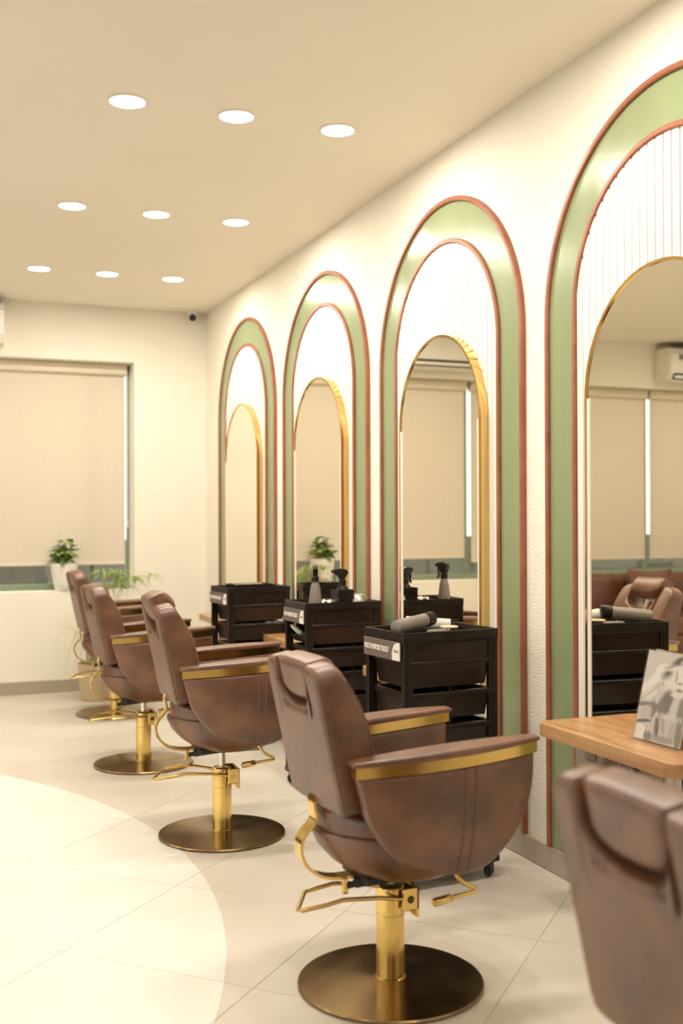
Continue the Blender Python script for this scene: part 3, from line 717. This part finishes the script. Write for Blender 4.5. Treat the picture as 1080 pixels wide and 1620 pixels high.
# things on the nearest trolley
p = on_trolley(0, -0.085, -0.02, TH-0.034)
t = thing('hair_tool', 'grey tapered tube with dark end lying across the nearest trolley', 'hair tool', p, R(22))
obj('body', tube([(-0.098, 0, 0.045), (-0.094, 0, 0.045), (0.0, 0, 0.055), (0.06, 0, 0.062)], [0.020, 0.026, 0.026, 0.025], 24), M_GREY, t)
obj('end_cap', tube([(0.058, 0, 0.062), (0.064, 0, 0.0625), (0.098, 0, 0.067), (0.101, 0, 0.067)], [0.020, 0.027, 0.025, 0.020], 24), M_BLACK, t)
obj('stand_foot', box(-0.06, 0.04, -0.018, 0.018, 0, 0.035, 0.006, 2), M_BLACK, t)
p = on_trolley(0, 0.035, 0.085)
t = thing('paper_roll', 'white rolled paper with green end behind the grey tube on the nearest trolley', 'paper roll', p, R(-18))
obj('roll', tube([(-0.08, 0, 0.046), (0.085, 0, 0.034)], 0.022, 20), M_TOWEL, t)
obj('inner_core', tube([(0.07, 0, 0.035), (0.0862, 0, 0.0339)], 0.011, 14), M_TEAL, t)
obj('support', box(-0.06, 0.07, -0.02, 0.02, 0, 0.02, 0.003, 2), M_BLACK, t)
p = on_trolley(0, 0.055, -0.035)
t = thing('powder_compact', 'round peach compact lying flat on the nearest trolley', 'compact', p)
obj('base', lathe([(0.0001, 0.0), (0.030, 0.0), (0.031, 0.003), (0.031, 0.032), (0.030, 0.034), (0.0001, 0.034)], 32), M_BLACK, t)
obj('lid', lathe([(0.0001, 0.0338), (0.0325, 0.0338), (0.034, 0.037), (0.032, 0.040), (0.024, 0.0405), (0.0001, 0.0395)], 32), M_PEACH, t)
p = on_trolley(0, -0.005, -0.055)
t = thing('hair_clipper', 'small dark hair clipper beside the peach compact on the nearest trolley', 'clipper', p, R(10))
obj('body', box(-0.045, 0.04, -0.014, 0.014, 0.0, 0.033, 0.008, 3), M_GREY, t)
obj('blade', box(0.038, 0.052, -0.013, 0.013, 0.018, 0.032, 0.002, 1), M_GOLD, t)

# things on the middle trolley
def spray_bottle(name_label, p, rz, body_mat, cone=True, sc=1.0, rot=0):
    t = thing('spray_bottle', name_label, 'spray bottle', p, rz, 'spray bottles on the middle trolley')
    if cone: prof = [(0.0001, 0), (0.032, 0), (0.034, 0.004), (0.033, 0.02), (0.024, 0.10), (0.019, 0.118), (0.015, 0.128), (0.0145, 0.14), (0.0001, 0.14)]
    else: prof = [(0.0001, 0), (0.030, 0), (0.032, 0.004), (0.032, 0.062), (0.026, 0.082), (0.016, 0.094), (0.0145, 0.104), (0.0001, 0.104)]
    prof = [(r_*sc, z*sc) for r_, z in prof]
    obj('bottle', lathe(prof, 28), body_mat, t); h = prof[-1][1]
    obj('collar', lathe([(0.0001, h-0.008), (0.0185, h-0.008), (0.0185, h+0.014), (0.013, h+0.020), (0.0001, h+0.020)], 20), M_BLACK, t)
    hd = [(-0.030, 0.052), (-0.022, 0.066), (0.0, 0.074), (0.030, 0.070), (0.046, 0.066), (0.046, 0.050), (0.030, 0.046), (0.014, 0.018), (-0.012, 0.018), (-0.016, 0.036)]
    bm = prism(hd, -0.012, 0.012, 0.003, 2)
    obj('trigger_head', bm, M_BLACK, t, (0, 0, h), (R(90), 0, 0))
    obj('nozzle', tube([(0.044, 0, h+0.058), (0.056, 0, h+0.058)], 0.007, 12), M_BLACK, t)
    obj('trigger', tube(catmull([(0.030, 0, h+0.048), (0.040, 0, h+0.030), (0.036, 0, h+0.010), (0.044, 0, h-0.008)], 5), 0, flat=(0.012, 0.004, (0, 1, 0))), M_BLACK, t)
    return t
spray_bottle('tall grey cone-shaped spray bottle with black head on the middle trolley', on_trolley(1, -0.122, -0.075), R(70), M_TAUPE, True)
spray_bottle('black spray bottle standing in the black cup on the middle trolley', on_trolley(1, 0.055, 0.005, TH-0.028), R(155), M_BLACK, False, 1.05)
t = thing('black_cup', 'square black cup holding a spray bottle on the middle trolley', 'cup', on_trolley(1, 0.050, -0.003), R(6))
obj('wall', mesh_of('cup', [(x, y, z) for (h, z) in ((0.040, 0), (0.043, 0.085), (0.040, 0.085), (0.037, 0.004)) for x, y in ((-h, -h), (h, -h), (h, h), (-h, h))], [(i*4+k, i*4+(k+1) % 4, i*4+4+(k+1) % 4, i*4+4+k) for i in range(3) for k in range(4)]+[(0, 1, 2, 3), (12, 13, 14, 15)]), M_BLACK, t)
obj('rim', tube([(-0.0415, -0.0415, 0.085), (0.0415, -0.0415, 0.085), (0.0415, 0.0415, 0.085), (-0.0415, 0.0415, 0.085)], 0.002, 8, True), M_BLACK, t)
t = thing('metal_bowl', 'upturned silver bowl at the right end of the middle trolley', 'bowl', on_trolley(1, 0.118, -0.045), 0)
obj('dome', lathe([(0.041, 0.0), (0.042, 0.02), (0.040, 0.04), (0.032, 0.056), (0.018, 0.066), (0.0001, 0.069)], 30, cap=False), M_SILVER, t)
obj('rim', lathe([(0.040, 0), (0.044, 0), (0.044, 0.004), (0.041, 0.004)], 30, cap=False), M_SILVER, t)
t = thing('folded_tissue', 'crumpled white tissue lying between the bottles on the middle trolley', 'tissue', on_trolley(1, -0.02, 0.03), R(12))
bm = bmesh.new(); bmesh.ops.create_grid(bm, x_segments=14, y_segments=10, size=0.5)
for v in bm.verts: v.co = Vector((v.co.x*0.11, v.co.y*0.08, 0.026+0.008*math.sin(v.co.x*17)*math.cos(v.co.y*13)+0.004*random.random()))
obj('sheet', from_bm('tissue', bm, True), M_TOWEL, t).modifiers.new('thickness', 'SOLIDIFY').thickness = 0.003
obj('pad', box(-0.05, 0.05, -0.035, 0.035, 0, 0.016, 0.004, 2), M_BLACK, t)
# inside the middle trolley's second bin
t = thing('hair_tube', 'white and green tube sticking out of the middle trolley bin', 'tube', on_trolley(1, -0.150, 0.035, TH-0.192), R(-48))
obj('tube', tube([(-0.060, 0, 0.072), (-0.045, 0, 0.064), (0.0, 0, 0.032)], [0.004, 0.011, 0.013], 16), M_TOWEL, t)
obj('cap', tube([(0.0, 0, 0.032), (0.045, 0, 0.015)], [0.012, 0.011], 16), M_TEAL, t)
t = thing('hair_sponge', 'dark crumpled sponge inside the middle trolley bin', 'sponge', on_trolley(1, -0.10, -0.02, TH-0.192), 0)
bm = bmesh.new(); bmesh.ops.create_icosphere(bm, subdivisions=3, radius=0.034)
for v in bm.verts: v.co *= 1+0.16*math.sin(v.co.x*190+v.co.z*120)*math.cos(v.co.y*170)
for v in bm.verts: v.co.z += 0.036
obj('sponge', from_bm('sponge', bm, True), M_GREY, t)
obj('band', lathe([(0.030, 0.030), (0.0385, 0.030), (0.0385, 0.040), (0.030, 0.040)], 20, cap=False), M_RUBBER, t)
# small boxes in the farthest trolley's bin
for i, (lx, lab) in enumerate(((0.075, 'left small white box in the farthest trolley bin'), (0.120, 'right small white box in the farthest trolley bin'))):
    t = thing('small_box', lab, 'box', on_trolley(2, lx, -0.09, TH-0.304), R(8), 'small boxes in the farthest trolley')
    obj('carton', box(-0.014, 0.014, -0.014, 0.014, 0, 0.092, 0.002, 1), M_TOWEL, t); obj('lid', box(-0.015, 0.015, -0.015, 0.015, 0.080, 0.094, 0.002, 1), M_WHITE, t)
t = thing('tool_tray', 'low black tray of silver clips on the farthest trolley', 'tray', on_trolley(2, 0.0, 0.02), R(8))
obj('tray', open_tray(0.24, 0.18, 0.045, 0.004, 0.004, 0.006, 0.006), M_BLACK, t, (0, 0, 0.046))
for k in range(7): obj('hair_clip', tube([(-0.09+k*0.026, -0.05, 0.042), (-0.085+k*0.027, 0.05, 0.046)], [0.006, 0.003], 8), M_SILVER, t)

# ------------------------------------------------------------------ portrait card in an acrylic stand
def portrait():
    Wd, Hg = 0.208, 0.272
    t = thing('portrait_card', 'grey portrait card of a woman in a clear stand on the nearest oak shelf', 'sign', (-0.127, 2.806, 0.6205), 0)
    t.rotation_euler = (0, 0, R(2.5))
    NX, NY = 72, 100
    def px(u, v):   # u 0..1 left to right, v 0..1 bottom to top; flat print, monochrome warm grey
        def blob(cu, cv, ru, rv, rot=0, soft=1.0):
            c_, s_ = math.cos(R(rot)), math.sin(R(rot)); du, dv = u-cu, (v-cv)*1.38; a, b = du*c_+dv*s_, -du*s_+dv*c_
            d = math.sqrt((a/ru)**2+(b/(rv*1.38))**2); return max(0.0, min(1.0, (1.25-d)/(0.5*soft)))
        def mixv(g, w, tgt): return g+(tgt-g)*w
        g = 0.80
        g = mixv(g, blob(0.20, 0.66, 0.075, 0.30, -52), 0.92)         # raised forearm and hand, pale
        g = mixv(g, blob(0.34, 0.79, 0.15, 0.07, 40), 0.92)
        g = mixv(g, blob(0.72, 0.70, 0.30, 0.20, 0), 0.90)            # face
        g = mixv(g, blob(0.20, 0.52, 0.14, 0.06, 30), 0.88)
        g = mixv(g, 0.7*blob(0.22, 0.545, 0.24, 0.007, 40, 1.2), 0.50)    # line under the arm
        g = mixv(g, blob(0.58, 0.46, 0.13, 0.13, -8), 0.42)           # hair in the neck
        g = mixv(g, blob(0.40, 0.36, 0.16, 0.12, 20), 0.46)
        g = mixv(g, blob(0.92, 0.40, 0.12, 0.16, 0), 0.50)
        g = mixv(g, blob(0.74, 0.40, 0.08, 0.13, -6), 0.80)           # throat
        g = mixv(g, blob(0.36, 0.47, 0.05, 0.05, 20), 0.80)
        g = mixv(g, blob(0.10, 0.39, 0.22, 0.025, 8), 0.46)           # shoulder
        g = mixv(g, blob(0.17, 0.31, 0.13, 0.07, 25), 0.76)
        g = mixv(g, blob(0.16, 0.205, 0.18, 0.018, 10), 0.36)
        g = mixv(g, blob(0.36, 0.22, 0.035, 0.13, -16), 0.78); g = mixv(g, blob(0.58, 0.20, 0.04, 0.10, 16), 0.66)
        g = mixv(g, blob(0.46, 0.16, 0.05, 0.11, 8), 0.44); g = mixv(g, blob(0.78, 0.16, 0.07, 0.12, -10), 0.72)
        g = mixv(g, blob(0.92, 0.13, 0.07, 0.16, 4), 0.50); g = mixv(g, blob(0.30, 0.05, 0.10, 0.05, 0), 0.52); g = mixv(g, blob(0.62, 0.05, 0.24, 0.035, 0), 0.62)
        if 0.03 < u < 0.21 and v < 0.165-0.9*abs(u-0.12)**1.6: g = 0.94   # white badge
        g = mixv(g, blob(0.76, 0.555, 0.14, 0.030, 0), 0.88)          # chin
        g = mixv(g, 0.8*blob(0.47, 0.755, 0.13, 0.060, 24, 2.2), 0.40); g = mixv(g, blob(0.50, 0.775, 0.075, 0.020, 16, 1.6), 0.30); g = mixv(g, 0.7*blob(0.53, 0.79, 0.020, 0.012, 0, 2), 0.80); g = mixv(g, 0.7*blob(0.50, 0.845, 0.13, 0.012, 14, 1.6), 0.5)   # shaded eye
        g = mixv(g, blob(0.43, 0.645, 0.045, 0.006, -35, 0.6), 0.40)
        g = mixv(g, 0.8*blob(0.96, 0.775, 0.09, 0.030, -14, 2), 0.36)
        g = mixv(g, blob(0.70, 0.93, 0.18, 0.045, 24, 1.6), 0.34); g = mixv(g, blob(0.76, 0.92, 0.05, 0.016, 10), 0.82)       # dark curl
        g = mixv(g, blob(0.68, 0.745, 0.016, 0.075, 6), 0.60); g = mixv(g, blob(0.77, 0.682, 0.05, 0.010, 0), 0.42)      # nose
        g = mixv(g, blob(0.78, 0.607, 0.075, 0.020, 0), 0.62); g = mixv(g, blob(0.78, 0.607, 0.06, 0.004, 0, 0.6), 0.40)  # mouth
        g += 0.045*math.sin(u*80+math.sin(v*16)*4)*(1 if v < 0.30 and g < 0.9 else 0)
        return max(0.05, min(0.95, g))
    vs, fs, cols = [], [], []
    for j in range(NY+1):
        for i in range(NX+1):
            vs.append((0, -Wd*i/NX, Hg*j/NY)); g = px(i/NX, j/NY)**2.0; cols.append((g*1.0, g*0.93, g*0.86, 1))
    for j in range(NY):
        for i in range(NX): a = j*(NX+1)+i; fs.append((a, a+1, a+NX+2, a+NX+1))
    me = bpy.data.meshes.new('card'); me.from_pydata(vs, [], fs)
    ca = me.color_attributes.new('print', 'FLOAT_COLOR', 'POINT')
    for i, c_ in enumerate(cols): ca.data[i].color = c_
    m = bpy.data.materials.new('portrait_print'); m.use_nodes = True; nt = m.node_tree
    at = nt.nodes.new('ShaderNodeVertexColor'); at.layer_name = 'print'
    nt.links.new(at.outputs[0], nt.nodes['Principled BSDF'].inputs['Base Color']); nt.nodes['Principled BSDF'].inputs['Roughness'].default_value = 0.35
    lean = R(14)
    card = obj('card', me, m, t, (0, 0, 0.004), (0, lean, 0))
    obj('card_back', box(0.0006, 0.0016, -Wd, 0, 0, Hg), M_WHITE, t, (0, 0, 0.004), (0, lean, 0))
    obj('acrylic_front', box(-0.0035, -0.0010, -Wd-0.003, 0.003, 0, Hg+0.003), M_ACRYL, t, (0, 0, 0.004), (0, lean, 0))
    obj('acrylic_foot', box(-0.022, 0.060, -Wd-0.003, 0.003, 0, 0.003, 0.001, 1), M_ACRYL, t)
    tm = text_mesh('K\u00c9RASTASE', 0.022, 0.0001); wd = max(v.co.x for v in tm.vertices)
    o = obj('print_text', tm, M_WHITE, card, (-0.0004, -0.085, 0.074), (R(90), 0, R(-90))); o.scale = (0.112/wd, 1.0, 1)
    return t
portrait()

# ------------------------------------------------------------------ plants
def leaf_mesh(L, Wd, fold=0.25, droop=0.25):
    n = 6; vs, fs = [], []
    for i in range(n+1):
        u = i/n; w = Wd*math.sin(PI*min(1, u**0.75))*(1 if u < 1 else 0); z = -droop*L*u*u
        vs += [(L*u, -w/2, z+fold*w/2), (L*u, 0, z), (L*u, w/2, z+fold*w/2)]
    for i in range(n):
        for k in range(2): a = i*3+k; fs.append((a, a+1, a+4, a+3))
    me = bpy.data.meshes.new('leaf'); me.from_pydata(vs, [], fs); me.polygons.foreach_set('use_smooth', [True]*len(fs)); return me
t = thing('potted_plant', 'leafy green plant in a white pot on the window sill', 'plant', (-1.094, YB+0.052, WZ0))
obj('pot', lathe([(0.0001, 0), (0.060, 0), (0.066, 0.006), (0.082, 0.07), (0.096, 0.14), (0.103, 0.205), (0.104, 0.210), (0.098, 0.210), (0.092, 0.185), (0.0001, 0.185)], 44), M_POT, t)
obj('soil', lathe([(0.0001, 0.194), (0.06, 0.193), (0.0935, 0.187)], 30, cap=False), M_SOIL, t)
lm = []
for mt in (M_LEAF, M_LEAFD, M_LEAFY, M_LEAF, M_LEAFD):
    me = leaf_mesh(0.088, 0.040); me.materials.append(mt); lm.append(me)
rnd = random.Random(3)
for k in range(13):
    a = k*2.4; rr = 0.012+0.010*(k % 4); hx, hy = math.cos(a), math.sin(a)
    top = Vector((hx*(0.025+0.055*rnd.random()), hy*(0.018+0.022*rnd.random()), 0.285+0.095*rnd.random()))
    if k in (3, 8): top = Vector((-0.085, -0.02, 0.25))
    pth = catmull([(hx*rr, hy*rr, 0.188), (hx*rr*1.4, hy*rr*1.4, 0.24), tuple(top)], 4)
    obj('stem', tube(pth, 0.0032, 6), M_LEAFD, t)
    for q in range(8):
        b = rnd.random()*2*PI; f = 0.45+0.55*q/7
        base = Vector(pth[int(f*(len(pth)-1))])
        if base.z < 0.235: base.z = 0.235
        s_ = 0.75+0.5*rnd.random()
        if base.y+math.sin(b)*0.088*s_ > 0.095: b = -b
        o = obj('leaf', lm[rnd.choice((0, 0, 1, 2, 2, 3, 4))], None, t, base, (rnd.uniform(-0.5, 0.5), rnd.uniform(-0.75, 0.35), b)); o.scale = (s_, s_, s_)
# floor planter with arching grass-like leaves
px_, py_ = -0.905, 8.02
t = thing('floor_plant', 'arching grassy plant in a beige planter on the floor behind the farthest chair', 'plant', (px_, py_, 0))
obj('planter', lathe([(0.0001, 0), (0.125, 0), (0.132, 0.006), (0.150, 0.14), (0.160, 0.255), (0.161, 0.262), (0.152, 0.262), (0.146, 0.235), (0.0001, 0.235)], 48), M_BEIGEPOT, t)
obj('soil', lathe([(0.0001, 0.243), (0.1, 0.241), (0.1475, 0.236)], 30, cap=False), M_SOIL, t)
def blades(seed, specs, w):
    rg = random.Random(seed); vs, fs = [], []
    for (p0, p1, p2, p3) in specs:
        P = [Vector(p) for p in (p0, p1, p2, p3)]; n = 9; side0 = (P[3]-P[0]).cross(Vector((rg.uniform(-.3, .3), rg.uniform(-.3, .3), 1)))
        side0 = side0.normalized() if side0.length > 1e-4 else Vector((1, 0, 0)); o0 = len(vs)
        for i in range(n+1):
            u = i/n; p = P[0]*(1-u)**3+P[1]*3*u*(1-u)**2+P[2]*3*u*u*(1-u)+P[3]*u**3; ww_ = w*(1-u**2.2)*0.5+0.0004
            vs += [p-side0*ww_, p+side0*ww_]
        for i in range(n): a = o0+i*2; fs.append((a, a+1, a+3, a+2))
    me = bpy.data.meshes.new('blades'); me.from_pydata([v[:] for v in vs], [], fs); me.polygons.foreach_set('use_smooth', [True]*len(fs)); return me
rg = random.Random(11); stems, heads, dry = [], [], []
for k in range(16):
    a = rg.random()*2*PI; r0 = 0.02+0.08*rg.random(); bx0, by0 = math.cos(a)*r0, math.sin(a)*r0
    tx, ty, tz = bx0*1.5+0.06+rg.uniform(-0.05, 0.20), by0*1.2-0.02, rg.uniform(0.78, 0.93)
    stems.append(((bx0, by0, 0.235), (bx0, by0, 0.45), (tx, ty, 0.62), (tx, ty, tz)))
    for q in range(13):
        b = 2*PI*q/13+rg.random()*0.4; L = rg.uniform(0.08, 0.17); c_, s_ = math.cos(b), math.sin(b)
        heads.append(((tx, ty, tz), (tx+c_*L*.4, ty+s_*L*.3, tz+rg.uniform(.02, .06)), (tx+c_*L*.8, ty+s_*L*.5, tz+rg.uniform(-.02, .04)), (tx+c_*L*1.1, ty+s_*L*.6, tz-rg.uniform(0.02, 0.09))))
for k in range(46):
    a = PI+rg.uniform(-1.5, 1.0); r0 = 0.09; bx0, by0 = math.cos(a)*r0, math.sin(a)*r0*0.7; L = rg.uniform(0.12, 0.36)
    ex, ey = bx0+math.cos(a)*L, max(-0.3, by0+math.sin(a)*L*0.5); h = rg.uniform(0.40, 0.80)
    dry.append(((bx0, by0, 0.235), (bx0, by0, h), (ex*0.8, ey*0.8, h+0.05), (ex, ey, rg.uniform(0.06, 0.62))))
tag(obj('stems', blades(1, stems, 0.007), M_BLADE, t), kind='stuff')
tag(obj('leaf_blades', blades(2, heads, 0.009), M_LEAFY, t), kind='stuff')
tag(obj('drooping_blades', blades(3, dry, 0.005), M_DRYBLADE, t), kind='stuff')

# ------------------------------------------------------------------ air conditioners, security camera
def aircon(x0, x1, label):
    t = thing('air_conditioner', label, 'air conditioner', ((x0+x1)/2, YB, 2.555), 0, 'wall air conditioners'); w = (x1-x0)/2
    prof = [(0, 0.02), (-0.10, 0.0), (-0.175, 0.025), (-0.215, 0.085), (-0.222, 0.16), (-0.215, 0.29), (-0.195, 0.315), (0, 0.318)]
    N = len(prof); vs = [(-w, p[0], p[1]) for p in prof]+[(w, p[0], p[1]) for p in prof]
    fs = [tuple(range(N)), tuple(range(N, 2*N))]+[(i, (i+1) % N, N+(i+1) % N, N+i) for i in range(N)]
    bm = bmesh.new(); me = mesh_of('ac', vs, fs); bm.from_mesh(me); bmesh.ops.bevel(bm, geom=[e for e in bm.edges if abs(e.verts[0].co.x-e.verts[1].co.x) < 1e-6], offset=0.006, segments=2, affect='EDGES')
    obj('body', from_bm('ac', bm), M_PLASTICW, t)
    obj('air_slot', mesh_of('slot', [(-w+0.05, -0.177, 0.022), (w-0.05, -0.177, 0.022), (w-0.05, -0.2155, 0.074), (-w+0.05, -0.2155, 0.074), (-w+0.05, -0.15, 0.045), (w-0.05, -0.15, 0.045)], [(0, 1, 2, 3), (0, 3, 4), (1, 5, 2), (0, 4, 5, 1), (3, 2, 5, 4)]), M_RUBBER, t)
    obj('louver', box(-w+0.06, w-0.06, -0.205, -0.201, 0.030, 0.058, 0.001, 1), M_PLASTICW, t)
    obj('top_grille', box(-w+0.02, w-0.02, -0.212, -0.02, 0.316, 0.322), M_RUBBER, t)
    obj('panel_line', box(-w+0.004, w-0.004, -0.2245, -0.220, 0.262, 0.266), M_GREY, t)
    obj('side_label', box(w-0.16, w-0.10, -0.2245, -0.2195, 0.20, 0.25), M_GREY, t)
    return t
aircon(-2.46, -1.548, 'white wall air conditioner above the window at the left edge of the photo')
aircon(-5.35, -4.42, 'white wall air conditioner seen reflected in the nearest mirror')
t = thing('security_camera', 'small white dome security camera at the ceiling corner', 'security camera', (-0.125, YB-0.075, ZC))
obj('mount', lathe([(0.0001, 0), (0.046, 0), (0.048, -0.006), (0.046, -0.030), (0.040, -0.036), (0.0001, -0.036)], 32), M_PLASTICW, t)
obj('eyeball', lathe([(0.0001, -0.040), (0.02, -0.037), (0.036, -0.022), (0.040, 0), (0.036, 0.02), (0.02, 0.036), (0.0001, 0.04)], 28), M_PLASTICW, t, (0, -0.004, -0.052), (0, 0, 0))
ln = obj('lens_hood', lathe([(0.0001, 0), (0.027, 0), (0.028, 0.012), (0.022, 0.014), (0.0001, 0.010)], 28), M_RUBBER, t, (-0.008, -0.030, -0.060), (R(104), 0, R(-12)))
obj('lens', lathe([(0.0001, 0.0145), (0.009, 0.013), (0.010, 0.010)], 18, cap=False), M_SMOKE, ln)

# ------------------------------------------------------------------ sofa under the window (seen in the nearest mirror)
t = thing('leather_sofa', 'dark brown leather sofa under the back window, seen in the nearest mirror', 'sofa', (-4.55, 7.98, 0))
hw = 1.55
obj('base', box(-hw, hw, -0.40, 0.38, 0.08, 0.30, 0.02, 3), M_SOFA, t)
for s in (-1, 1):
    obj('arm', box(s*hw-0.11, s*hw+0.11, -0.42, 0.36, 0.06, 0.62, 0.06, 4), M_SOFA, t)
nseat = 4; w = (2*hw-0.22)/nseat
for k in range(nseat):
    x0 = -hw+0.11+k*w
    obj('seat_cushion', box(x0+0.005, x0+w-0.005, -0.42, 0.16, 0.295, 0.45, 0.04, 4), M_SOFA, t)
    obj('back_cushion', box(x0+0.008, x0+w-0.008, 0.10, 0.36, 0.43, 0.80, 0.075, 5), M_SOFA, t, (0, 0, 0), (0, 0, 0))
obj('back_frame', box(-hw, hw, 0.28, 0.40, 0.08, 0.76, 0.03, 3), M_SOFA, t)
for x in (-hw+0.1, hw-0.1):
    for y in (-0.33, 0.32): obj('foot', lathe([(0.0001, 0), (0.02, 0), (0.026, 0.09), (0.0001, 0.09)], 16), M_RUBBER, t, (x, y, 0))
def cushion(x, y, z, rz, tilt, label):
    t = thing('throw_cushion', label, 'cushion', (x, y, z), rz, 'brown throw cushions on the sofa')
    me = pillow(cosspace(-0.21, 0.21, 22), lambda q: -0.21+0.03*(1-(q/0.21)**2), lambda q: 0.21-0.035*(1-(q/0.21)**2), lambda q, s: 0.075*(1-(q/0.24)**2)*(1-(s/0.24)**2), lambda q, s: -0.075*(1-(q/0.24)**2)*(1-(s/0.24)**2), 0.005, 18, lambda q, s, d: (q, d, s+0.205))
    o = obj('cover', me, M_SOFA, t, (0, 0, 0), (tilt, 0, 0))
    obj('zip_edge', tube([(-0.19, 0, 0.012), (0, 0, 0.028), (0.19, 0, 0.012)], 0.003, 6), M_RUBBER, o)
cushion(-3.95, 7.84, 0.452, R(8), R(-16), 'left dark brown throw cushion on the sofa, seen in the nearest mirror')
cushion(-5.15, 7.84, 0.452, R(-6), R(-16), 'right dark brown throw cushion on the sofa, beyond the mirror edge')
